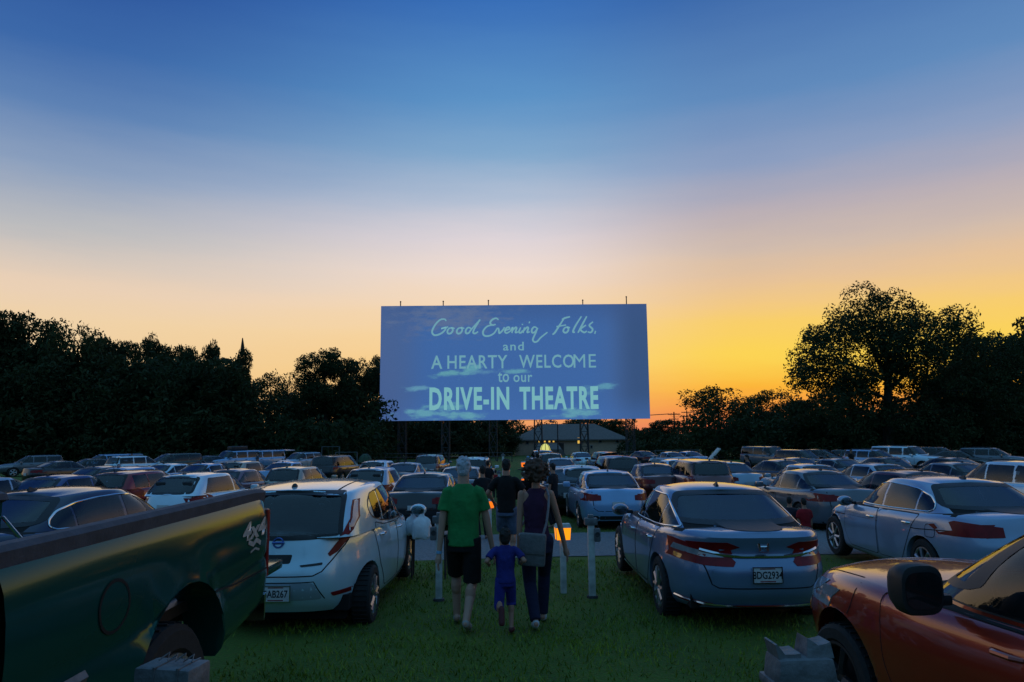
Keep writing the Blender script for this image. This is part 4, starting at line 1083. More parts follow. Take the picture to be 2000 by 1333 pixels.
# ---- silver sedan in front right
def near_sedan_details(root, s, sk, col, planes, handle):
    P1 = [(-.12,.285),(.80,.285),(.98,.50),(.98,.86),(.95,.945),(-.12,.965)]; P2 = [(-.92,.50),(-.80,.30),(-.155,.285),(-.155,.965),(-1.25,1.0),(-1.12,.86),(-1.02,.66)]
    doors(root, s, sk, col, planes, [(P1,.06,.83),(P2,-.98,.86)], handle_mat=handle)
SIL = lin((172,178,190))
def silver_front():
    col = lin((110,132,164))
    tl = [(.905,.985),(.60,.915),(.36,.845),(.30,.78),(.33,.735),(.60,.735),(.90,.765)]
    root, s, sk, b = vehicle('sedan', 'sedan', 'silver sedan with plate 8DG2934 at the front right of the grass path', col, True, dict(n=(3.7,3.0), zsh=[(-2.44,1.07),(-1.9,1.06),(-1.0,.985),(.4,.955),(1.1,.93),(1.7,.85),(2.2,.76),(2.44,.70)], rshift=[(0,.12),(.2,.02),(.5,0),(.62,.05),(.70,.10),(.82,.08),(.93,.03),(1,.07)], deckcrown=.03),
        dict(chrome_dlo=True, tail=tl, tail_side=[(-2.36,.975),(-2.02,.955),(-2.12,.86),(-2.34,.77)], plate_z=.66, wheel='ten', rear_glass=(.25,.90,.88,.93)))
    near_sedan_details(root, s, sk, col, ('left','right'), M['chrome'])
    plate_text(s['plate'], '8DG2934')
    for sg in (1,-1):   # clear reversing section and chrome line inside each lamp
        mb = MB(); sk.patch(mb, [(w*sg,z) for w,z in [(.80,.905),(.58,.872),(.40,.82),(.60,.815),(.82,.845)]], 'rear', .0085, .04); mb.build('reversing_light', M['clearlens'], root)
        mb = MB(); sk.patch(mb, [(w*sg,z) for w,z in [(.80,.36),(.52,.345),(.52,.315),(.78,.32)]], 'rear', .008, .05); mb.build('reflector', M['redlens'], root)
        mb = MB(); pl = 'right' if sg > 0 else 'left'; sk.patch(mb, poly_round([(-1.98,.80),(-1.80,.815),(-1.80,.77),(-1.96,.755)],.02), pl, .006, .04); mb.build('side_marker', M['amber'], root)
        mb = MB(); sk.strip(mb, [(-.85,.265),(.9,.265)], .03, pl, .012, .08, height=.008); mb.build('sill_trim', M['chrome'], root)
    mb = MB(); sk.strip(mb, [(-.62,.885),(-.42,.845),(-.2,.83),(.2,.83),(.42,.845),(.62,.885)], .035, 'rear', .012, .04, height=.012); mb.build('trunk_trim', M['chrome'], root)
    mb = MB(); sk.patch(mb, poly_round([(-.56,.70),(-.34,.745),(.34,.745),(.56,.70),(.50,.545),(-.50,.545)],.06), 'rear', .002, .05); pn = mb.build('trunk_recess', M['paint'], root); pn.color = (*col,1)
    mb = MB(); sk.strip(mb, [(-.95,1.02),(-.74,.90),(-.60,.73),(-.54,.55),(-.48,.52),(.48,.52),(.54,.55),(.60,.73),(.74,.90),(.95,1.02)], .012, 'rear', .003, .04); mb.build('trunk_seam', M['seam'], root)
    mb = MB(); sk.strip(mb, [(-.86,.355),(-.6,.335),(0,.33),(.6,.335),(.86,.355)], .022, 'rear', .012, .05, height=.01); mb.build('bumper_trim', M['chrome'], root)
    mb = MB(); sk.patch(mb, [(-.78,.33),(.78,.33),(.70,.25),(-.70,.25)], 'rear', .004, .06); mb.build('lower_valance', M['plastic'], root)
    # H-shaped emblem
    h = sk.hit('rear',0,.93); mb = MB()
    for a, c in (((-.048,.04),(-.036,-.04)),((.048,.04),(.036,-.04))): mb.tube([(a[0],0,a[1]),(a[0]*.72,0,0),(c[0],0,c[1])],.008,6)
    mb.tube([(-.034,0,.004),(.034,0,.004)],.008,6); mb.tube([(-.058,0,.052),(-.048,0,-.05),(0,0,-.056),(.048,0,-.05),(.058,0,.052),(0,0,.06),(-.058,0,.052)],.005,6)
    e = mb.build('emblem', M['chrome'], root); e.location = h[0]-Vector((0,.012,0))
    root.location = (2.55, 10.05, gz(9.5)); root.rotation_euler.z = R(1.2)
    return root
silver_front()

# ---- silver sedan at the right edge and dark blue sedan at the left edge
def side_sedans():
    over = dict(zsh=[(-2.44,1.05),(-1.9,1.06),(-1.0,1.0),(.4,.955),(1.1,.93),(1.7,.86),(2.2,.78),(2.44,.72)], gr=(-1.98,-1.14), gf=(1.2,.25), zr=1.405)
    P = [(1.02,.985),(.4,.995),(-.4,1.01),(-1.36,1.045),(-1.44,1.09),(-1.40,1.16),(-1.25,1.25),(-.95,1.325),(-.6,1.355),(-.2,1.365),(.12,1.345),(.42,1.26)]
    for nm, label, col, pos, rz, planes in (('sedan','silver blue sedan with chrome window trim at the right edge beside the front silver sedan', lin((142,162,190)), (6.55,11.55), 0, ('left',)),
                                    ('sedan','dark navy sedan with chrome window trim behind the pickup bed', lin((20,26,58)), (-6.05,10.3), -9, ('right',))):
        root, s, sk, b = vehicle(nm, 'sedan', label, col, True, over, dict(chrome_dlo=True, wheel='seven', plate_z=.68, dlo=P))
        near_sedan_details(root, s, sk, col, planes, M['chrome'] if pos[0] > 0 else None)
        for pl in planes:
            mb = MB(); sk.strip(mb, [(-2.0,.86),(-1.2,.80),(1.0,.76),(1.9,.72)], .012, pl, .003, .06); mb.build('body_crease', M['seam'], root)
            mb = MB(); sk.strip(mb, poly_round([(-1.62,.90),(-1.42,.89),(-1.42,.72),(-1.62,.73)],.05), .008, pl, .003, .04, closed=True); mb.build('fuel_door', M['seam'], root)
        root.location = (*pos, gz(pos[1])); root.rotation_euler.z = R(rz)
side_sedans()

# ---- pale blue electric hatchback
def leaf_car():
    col = lin((186,218,232))
    over = dict(ur=-2.22, uf=2.22, hw=.895, zsh=[(-2.22,1.06),(-1.2,1.05),(-.2,1.0),(.6,.96),(1.4,.94),(1.9,.84),(2.22,.74)], zb=[(-2.22,.30),(-1.6,.24),(0,.2),(1.6,.22),(2.22,.26)],
        gr=(-2.06,-1.82), gf=(1.42,.40), ghw=(.87,.70), gtaper=.11, zr=1.475, arch=.045, crown=.045, ax=(-1.42,1.28), wr=.32, R=.37, n=(3.0,2.8), gn=(8,3.0),
        rshift=[(0,.12),(.15,.03),(.3,0),(.5,.01),(.7,.06),(1,.11)], splits=[(.05,1.12),(-.80,-.03),(-1.20,-.86)], cp=(.70,.42))
    P = [(1.12,1.0),(.4,1.0),(-.4,1.04),(-.9,1.09),(-1.28,1.17),(-1.36,1.26),(-1.30,1.34),(-1.1,1.425),(-.5,1.46),(.2,1.45),(.5,1.39),(.85,1.20)]
    root, s, sk, b = vehicle('hatchback', 'hatch', 'pale blue white hatchback with shopping bags on its mirror left of the grass path', col, True, over,
        dict(tail=[(.655,1.40),(.695,1.40),(.74,1.22),(.715,1.10),(.565,.88),(.50,.84),(.48,.87),(.63,1.09),(.675,1.22)], tail_side=None, plate_z=.50, wheel='five', dlo=P, rear_glass=(.04,.93,.70,.83), antenna='none'))
    doors(root, s, sk, col, ('right',), [([(.02,.285),(.78,.285),(.95,.50),(1.02,.86),(1.08,.965),(.02,.985)],.16,.885),([(-.92,.46),(-.82,.31),(-.02,.285),(-.02,.985),(-.8,1.03),(-1.22,1.10),(-1.16,.88),(-1.06,.62)],-.92,.93)], handle_mat=M['chrome'])
    plate_text(s['plate'], '5AB267')
    for sg in (1,-1):
        mb = MB(); sk.patch(mb, [(w*sg,z) for w,z in [(.668,1.385),(.69,1.385),(.73,1.22),(.715,1.13),(.675,1.13),(.69,1.22)]], 'rear', .0085, .03); mb.build('reversing_light', M['clearlens'], root)
        mb = MB(); sk.patch(mb, poly_round([(w*sg,z) for w,z in [(.52,.475),(.70,.49),(.70,.445),(.54,.435)]],.015), 'rear', .007, .03); mb.build('reflector', M['redlens'], root)
        mb = MB(); pl = 'right' if sg > 0 else 'left'; sk.strip(mb, [(-.92,.235),(.8,.225)], .028, pl, .012, .08, height=.008); mb.build('sill_trim', M['chrome'], root)
    mb = MB(); sk.strip(mb, [(-.70,1.12),(-.62,.94),(-.52,.80),(-.44,.70),(-.36,.665),(.36,.665),(.44,.70),(.52,.80),(.62,.94),(.70,1.12)], .012, 'rear', .003, .04); mb.build('tailgate_seam', M['seam'], root)
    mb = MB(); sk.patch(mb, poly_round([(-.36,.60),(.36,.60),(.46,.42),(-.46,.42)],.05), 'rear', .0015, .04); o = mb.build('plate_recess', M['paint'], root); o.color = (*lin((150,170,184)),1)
    mb = MB(); sk.strip(mb, [(-.37,.605),(.37,.605),(.47,.42)], .010, 'rear', .003, .04); mb.build('recess_edge', M['seam'], root)
    mb = MB(); sk.patch(mb, poly_round([(.22,.775),(.44,.79),(.44,.765),(.24,.755)],.01), 'rear', .006, .03); mb.build('badge', M['darkmetal'], root)
    mb = MB(); sk.patch(mb, poly_round([(-.2,.88),(.14,.88),(.12,.79),(-.2,.79)],.02), 'rear', .001, .04); sk.strip(mb, [(-.2,.845),(.13,.845)],.02,'rear',.006,.04); mb.build('handle_recess', M['plastic'], root)
    # ring and bar emblem
    h = sk.hit('rear',-.02,1.0); mb = MB(); mb.tube([(.052*math.cos(t*math.pi/12),0,.048*math.sin(t*math.pi/12)) for t in range(25)],.009,6); mb.box((0,-.004,0),(.128,.012,.024),bevel=.004)
    e = mb.build('emblem', mat('blue_chrome', lin((90,120,190)), .25, .8, noise=.1), root); e.location = h[0]-Vector((0,.01,0)); e.rotation_euler.x = R(-8)
    mb = MB(); mb.ell((0,0,-.01),(.035,.055,.05),n=12); a = mb.build('roof_antenna', M['plastic'], root); a.location = sk.hit('top',-.05,-1.52)[0]
    for sg in (1,-1):
        mb = MB(); sk.strip(mb, [(sg*.47,u) for u in (-1.7,-1.2,-.6,0,.3)], .022, 'top', .001, .06); mb.build('roof_channel', M['seam'], root)
    root.location = (-2.45, 9.9, gz(9.5)); root.rotation_euler.z = R(-.4)
    return root
LEAF = leaf_car()

# ---- orange crossover, front right corner
def orange():
    col = lin((150,40,22))
    over = dict(zsh=[(-2.3,1.12),(-1,1.08),(.4,1.03),(1.1,1.03),(1.6,1.0),(2.0,.95),(2.3,.86)], gf=(.95,-.02), splits=[(-.25,.62),(-1.05,-.31),(-1.85,-1.1)], wr=.345, R=.455, n=(4,3.6), fshift=[(0,.2),(.3,.04),(.55,0),(.8,.06),(1,.22)], deckcrown=.06)
    root, s, sk, b = vehicle('crossover', 'suv', 'burnt orange crossover with a big black wing mirror at the bottom right corner', col, True, over, dict(wheel='dark'))
    for m_ in [c for c in root.children if c.name.startswith('mirror')]: bpy.data.objects.remove(m_.children[0]); bpy.data.objects.remove(m_)
    doors(root, s, sk, col, ('left',), [([(-.25,.42),(.70,.42),(.82,.62),(.84,.86),(.86,1.02),(-.25,1.04)],-.12,.93),([(-.9,.46),(-.31,.42),(-.31,1.04),(-1.2,1.08),(-1.15,.88),(-1.0,.66)],-.98,.96)])
    for sg in (1,-1):
        pl = 'right' if sg > 0 else 'left'; mb = MB()
        a = s['ax'][1]; arc = [(a+(s['R']+.035)*math.cos(t),s['wr']+(s['R']+.035)*math.sin(t)) for t in np.linspace(-.15,math.pi+.15,25)]
        sk.strip(mb, arc, .075, pl, .012, .06, height=.008); mb.build('wheel_arch_trim', M['plastic'], root)
        mb = MB(); sk.patch(mb, poly_round([(2.02,.70),(2.09,.73),(2.09,.65),(2.03,.63)],.02), pl, .006, .03); mb.build('side_marker', M['amber'], root)
        mb = MB(); sk.patch(mb, poly_round([(1.55,.95),(1.78,.925),(2.05,.86),(2.12,.80),(1.95,.79),(1.70,.87)],.03), pl, .006, .04); mb.build('headlight', M['clearlens'], root)
        mb = MB(); sk.strip(mb, [(1.14,1.01),(1.18,.86),(1.22,.80)], .008, pl, .003, .04); mb.build('fender_seam', M['seam'], root)
        # big wing mirror
        w = s['ghw'][0]+.26; u = .28
        mb = MB(); rings = []
        for k, (y, sx, sz) in enumerate(((-.09,.105,.108),(-.085,.13,.125),(-.06,.137,.132),(0,.135,.13),(.06,.112,.105),(.10,.06,.055),(.115,.01,.01))):
            rings.append([Vector((sx*math.copysign(abs(math.cos(t))**.6,math.cos(t))*1.0, y, sz*math.copysign(abs(math.sin(t))**.6,math.sin(t)))) for t in [2*math.pi*q/24 for q in range(24)]])
        mb.rings(rings); mb.box((-.17*sg,.02,-.07),(.14,.09,.06),bevel=.02)
        mi = mb.build('mirror', M['plastic'], root); mi.location = (sg*w,u,1.165); mi.scale.x = .9
        mb = MB(); mb.rings([[Vector((.112*math.copysign(abs(math.cos(t))**.6,math.cos(t)),y,.094*math.copysign(abs(math.sin(t))**.6,math.sin(t)))) for t in [2*math.pi*q/24 for q in range(24)]] for y in (-.094,-.088)]); mb.build('mirror_glass', M['glass'], mi)
        mb = MB(); mb.box((-.02*sg,.095,.03),(.16,.02,.02),bevel=.008); mb.build('turn_signal', M['clearlens'], mi)
    mb = MB(); sk.strip(mb, [(-.62,2.0),(-.72,1.5),(-.76,1.2)], .010, 'top', .003, .05); sk.strip(mb, [(.62,2.0),(.72,1.5),(.76,1.2)], .010, 'top', .003, .05); mb.build('hood_seam', M['seam'], root)
    root.location = (3.22, 3.80, gz(3.8)-.05); root.rotation_euler.z = R(7)
orange()

# ---- green pickup, backed in
def pickup():
    col = lin((14,62,50)); pm = mat('green_paint', (.007,.050,.043), .14, 0, coat=.1, stint=(.38,.9,.72), noise=.06, nscale=2)
    root = empty('pickup_truck', (0,0,0), 0, 'dark green pickup with a 4x4 decal and its tailgate lowered at the left edge', 'pickup', None)
    zr, zs, hw = 1.47, .62, 1.0; ua, Rr = -1.32, .52; wr = .46
    tail, front = -2.62, 0.0     # bed runs from the tail to the cab wall; +u is forward
    prof = [(0,-.055),(.05,-.02),(.14,.0),(.30,.012),(.42,.004),(.46,-.004),(.50,.006),(.62,.010),(.76,.005),(.87,-.010),(.95,-.035),(1,-.065)]
    def bedside(sg):
        us = sorted(set([tail, tail+.03, tail+.1] + list(np.round(np.linspace(tail+.2, front, 16),3)) + [ua+k*Rr for k in (-1,-.985,-.94,-.86,-.74,-.6,-.42,-.22,0,.22,.42,.6,.74,.86,.94,.985,1)]))
        rows = []
        for t, b in prof:
            r = []
            for u in us:
                lower = zs + (.10*max(0,(tail+.75-u)/.75) if u < tail+.75 else 0)
                z = lower+(zr-lower)*t
                if abs(u-ua) < Rr: z = max(z, wr+.15+math.sqrt(Rr*Rr-(u-ua)**2))
                d = abs(math.hypot(u-ua, z-wr-.15)-Rr); fl = .026*math.exp(-(d/.06)**2)
                end = -.02*max(0,1-(u-tail)/.05)
                r.append((sg*(hw+b+fl+end), u, z))
            rows.append(r)
        mb = MB(); n = len(us); m_ = len(prof); mb.add([p for r in rows for p in r], [(j*n+i,j*n+i+1,(j+1)*n+i+1,(j+1)*n+i) for j in range(m_-1) for i in range(n-1)])
        # inner wall, tail end face, arch return
        inn = [[(sg*(hw-.13), u, max(zs+.28, rows[0][i][2])) for i, u in enumerate(us)], [(sg*(hw-.13), u, zr) for u in us]]
        mb.add([p for r in inn for p in r], [(i,i+1,n+i+1,n+i) for i in range(n-1)])
        mb.add([rows[-1][i] for i in range(n)]+[inn[1][i] for i in range(n)], [(i,i+1,n+i+1,n+i) for i in range(n-1)])
        mb.add([r[0] for r in rows]+[inn[0][0],inn[1][0]], [tuple(list(range(m_))+[m_+1,m_])])
        mb.add([rows[0][i] for i in range(n)]+[(sg*(hw-.20),u,rows[0][i][2]) for i,u in enumerate(us)], [(i,i+1,n+i+1,n+i) for i in range(n-1)])
        o = mb.build('bed_side', pm, root, smooth=50)
        mb = MB(); k = 11; pr = [(hw-.165,zr-.01),(hw-.15,zr+.032),(hw-.10,zr+.048),(hw-.055,zr+.045),(hw-.035,zr+.025),(hw-.045,zr-.05),(hw-.07,zr-.06)]
        mb.rings([[Vector((sg*x,u,z-(.012 if u < tail+.05 else 0))) for x, z in pr] for u in np.linspace(tail-.01, front, 12)]); mb.build('bed_rail', mat('bed_rail_plastic', (.05,.058,.08), .75, noise=.25, nscale=12, bump=.2), root)
        return o
    bl = bedside(-1); bedside(1)
    sk = Skin(bl.data)
    dec = mat('decal_silver', (.42,.45,.46), .35, .3, noise=.3, nscale=30)
    me = text_mesh('4x4', .2, dec, .008, 1.35, .25); 
    vs = []
    for v in me.vertices:      # lettering wrapped onto the bed side; the side is seen with its front to the left
        u = -2.30-v.co.x; z = 1.265+v.co.y*.72; h = sk.hit('left', u, z); v.co = h[0]+Vector((-.004,0,0)) if h else Vector((-hw,u,z))
    link('decal', me, bl)
    mb = MB(); sk.strip(mb, [(-2.42,1.17),(-2.34,1.20),(-2.28,1.18),(-2.2,1.205)], .03, 'left', .004, .03); sk.strip(mb, [(-2.40,1.13),(-2.32,1.15),(-2.24,1.135)], .014, 'left', .004, .03); mb.build('decal', dec, bl)
    mb = MB(); c = [(-.66+.115*math.cos(t), 1.17+.105*math.sin(t)) for t in np.linspace(0,2*math.pi,28,endpoint=False)]; sk.patch(mb, c, 'left', .003, .04); fd = mb.build('fuel_door', pm, root)
    mb = MB(); sk.strip(mb, c, .014, 'left', .0045, .04, closed=True); mb.build('fuel_door_seam', M['seam'], fd)
    mb = MB(); sk.strip(mb, [(-.46,.95),(-.03,.95)], .05, 'left', .012, .05, height=.014); mb.build('side_moulding', M['oldmetal'], root)
    mb = MB(); sk.strip(mb, [(-2.58,.98),(-2.0,.985),(-1.5,1.02)], .01, 'left', .002, .05); mb.build('body_crease', M['seam'], root)
    for sg in (-1,1):
        mb = MB(); mb.box((sg*(hw-.055),tail-.004,1.14),(.105,.055,.46),bevel=.015); mb.build('tail_light', M['redlens'], root)
    mb = MB(); mb.box((0,(tail+front)/2,.93),(2*hw-.3,front-tail,.06)); mb.box((0,front-.04,1.18),(2*hw-.3,.05,.56))
    for i in range(9): mb.box((-.72+.18*i,(tail+front)/2,.968),(.07,front-tail-.1,.016))
    mb.build('bed_floor', M['plastic'], root)
    mb = MB(); mb.box((0,tail-.30,.90),(1.84,.58,.07),bevel=.02); mb.box((0,tail-.30,.942),(1.4,.46,.02),bevel=.008); mb.build('tailgate', pm, root)
    for sg in (-1,1):
        mb = MB(); mb.tube([(sg*.86,tail-.0,1.33),(sg*.82,tail-.2,1.12),(sg*.79,tail-.46,.95)],.012,6); mb.build('tailgate_cable', M['chrome'], root)
    mb = MB(); rings = [[Vector((x,y,z)) for y,z in ((tail-.01,.62),(tail-.01,.79),(tail-.09+abs(x)*.05,.80),(tail-.10+abs(x)*.06,.75),(tail-.09+abs(x)*.06,.64))] for x in (-.98,-.9,-.5,0,.5,.9,.98)]
    mb.rings(rings); mb.build('rear_bumper', M['chrome'], root)
    # cab, bonnet
    mb = MB(); us = list(np.linspace(.5,3.1,20)); hoops = []
    for t, ins in [(0,.06),(.1,.02),(.3,0),(.6,0),(.85,.015),(.95,.04),(1,.08)]:
        h = []
        for (u,w) in halfhoop(.03, 3.72-(.1 if t>.8 else 0), hw-ins, 14, 5, us, 6):
            top = float(np.interp(u,[0,2.0,2.4,3.4,3.72],[1.32,1.32,1.30,1.24,1.15])); z = .55+(top-.55)*t
            if w > .5 and abs(u-2.75) < Rr: z = max(z, wr+.08+math.sqrt(Rr*Rr-(u-2.75)**2))
            h.append((u,w,z))
        hoops.append(h)
    ring_faces(mb, hoops, 6, lambda u,w: .05, bottom=True)
    hoops = []
    for g, ins in [(0,0),(.3,0),(.6,0),(.85,0),(.95,.02),(1,.08)]:
        a, b, w = .06+.12*g, 2.25-.75*g, .88-.16*g-ins; hoops.append([(u,ww,1.30+(1.93-1.30)*g) for (u,ww) in halfhoop(a+ins*.5,b-ins,w,9,5,[a+.3+(b-a-.6)*q/10 for q in range(11)],6)])
    ring_faces(mb, hoops, 6, lambda u,w: .04)
    cab = mb.build('cab', [pm, M['under']], root, smooth=40); sk2 = Skin(cab.data)
    for pl in ('left','right'):
        mb = MB(); sk2.patch(mb, poly_round([(.30,1.37),(1.0,1.37),(1.0,1.83),(.36,1.83)],.06), pl, .005, .08); mb.build('side_window', M['glass'], root)
        mb = MB(); sk2.patch(mb, poly_round([(1.06,1.37),(1.95,1.37),(1.55,1.83),(1.06,1.83)],.06), pl, .005, .08); mb.build('side_window', M['glass'], root)
        mb = MB(); P = poly_round([(.95,.60),(2.05,.60),(2.08,1.31),(1.03,1.31)],.06); sk2.patch(mb, P, pl, .004, .08); d = mb.build('door', pm, root); mb = MB(); sk2.strip(mb, P, .012, pl, .006, .08, closed=True); mb.build('door_seam', M['seam'], d)
        sg = -1 if pl == 'left' else 1; mb = MB(); mb.box((sg*1.22,1.75,1.42),(.26,.12,.24),bevel=.04); mb.box((sg*1.03,1.75,1.36),(.2,.06,.05)); mb.build('mirror', M['plastic'], root)
    mb = MB(); sk2.patch(mb, poly_round([(-.68,1.40),(.68,1.40),(.6,1.82),(-.6,1.82)],.06), 'rear', .005, .08); mb.build('rear_window', M['glass'], root)
    mb = MB(); sk2.patch(mb, poly_round([(-.76,1.40),(.76,1.40),(.62,1.82),(-.62,1.82)],.06), 'front', .005, .08); mb.build('windshield', M['glass'], root)
    mb = MB(); mb.box((0,3.72,.95),(1.3,.06,.34),bevel=.03); mb.build('grille', M['plastic'], root)
    for sg in (-1,1): mb = MB(); mb.box((sg*.8,3.66,1.0),(.28,.1,.26),bevel=.03); mb.build('headlight', M['clearlens'], root)
    mb = MB(); mb.box((0,3.78,.62),(1.9,.22,.24),bevel=.05); mb.build('front_bumper', M['chrome'], root)
    for u in (ua, 2.75):
        for sg in (-1,1): wheel(root, u, sg*(hw-.17), wr, .28, 'steel')
    mb = MB(); mb.box((0,.5,.62),(.9,6.0,.16)); mb.box((0,ua,.44),(1.5,.14,.14)); mb.box((0,2.75,.44),(1.5,.14,.14)); mb.build('chassis', M['under'], root)
    # pale leaf spring shackle visible through the arch
    mb = MB(); mb.box((-.62,ua-.30,.66),(.07,.5,.05),Matrix.Rotation(R(14),3,'X')); mb.box((-.62,ua-.52,.70),(.06,.06,.2)); mb.build('leaf_spring', M['alloy'], root)
    root.location = (-2.78, 2.56, .16); root.rotation_euler.z = R(180)
    root.scale = (1.03,)*3
pickup()

# ------------------------------------------------------------------ the field of parked cars
def open_tailgate(root, s):
    u, z = s['gr'][1]+.05, s['zr']+s['arch']*.3; w = s['ghw'][1]
    mb = MB(); mb.rings([[Vector((x*k,u-.05-d,z+h)) for x, h in ((-1,-.02),(-.5,.03),(0,.045),(.5,.03),(1,-.02))]+[Vector((x*k,u-.05-d,z+h-.07)) for x, h in ((1,-.02),(0,.045),(-1,-.02))] for d, h, k in ((0,.0,w),(.35,.12,w*1.06),(.75,.2,w*1.12),(1.0,.16,w*1.1))  for h0 in (h,) for _ in (0,)])
    o = mb.build('tailgate', M['paint'], root); return o
PROTO = {}
def proto(kind, style):
    key = kind+style
    if key not in PROTO:
        nm = {'sedan':'sedan','hatch':'hatchback','suv':'sport_utility','bigsuv':'sport_utility','minivan':'minivan'}[kind]
        o = dict(antenna='whip' if 'w' in style else 'fin', rack='r' in style, chrome_dlo='c' in style, wheel='seven' if 's' in style else 'five')
        over = {}
        if kind == 'sedan' and '2' in style: over = dict(gr=(-2.1,-1.2), zr=1.37, zsh=[(-2.44,1.0),(-1.9,1.01),(-1,.97),(.4,.94),(1.1,.92),(1.7,.84),(2.2,.75),(2.44,.7)], cp=(.42,.36))
        if kind == 'hatch' and '2' in style: over = dict(gr=(-1.98,-1.45), cp=(.45,.35), splits=[(.02,1.0),(-1.5,-.04)])
        root, s, sk, b = vehicle(nm, kind, 'x', (.5,.5,.5), False, over, o)
        if 'o' in style: open_tailgate(root, s)
        if 'b' in style:
            mb = MB(); mb.box((0,-.5,s['zr']+.24),(.85,1.5,.32),bevel=.1); mb.build('roof_box', M['plastic'], root)
        PROTO[key] = [root, False, root.pop('h') if False else s['zr']+s['arch']+s['crown']]
    return PROTO[key]
XS, YS = .3, 97.
PAL = dict(white=(204,224,236), silver=(152,174,194), grey=(96,102,112), dark=(30,33,40), black=(14,15,18), blue=(30,50,112), navy=(24,30,56), red=(128,16,20), maroon=(84,20,24), beige=(172,160,144), sky=(132,170,210), green=(26,48,42), rose=(120,78,84))
def park(kind, style, px, py, mode, colour, label, extra=0, Y=None, lit=False):
    P = proto(kind, style); root = P[0]; H = P[2]
    if P[1]: root = copy_tree(root)
    P[1] = True
    if Y is None: Y = solve(px, py, H)
    g = gp(px, Y); th = math.degrees(math.atan2(g.x-XS, YS-Y)); 
    if mode == 'b': th += 180
    root.location = g; root.rotation_euler.z = R(th+extra)
    c = lin(PAL[colour])
    for k in kids(root): k.color = (*c,1)
    tag(root, label)
    if lit:
        for k in root.children:
            if k.name.startswith('headlight'): k.material_slots[0].link = 'OBJECT'; k.material_slots[0].material = M['headlamp_on']
    LOG.append((label, round(g.x,1), round(Y,1), round(g.z,2)))
    return root
LOG = []
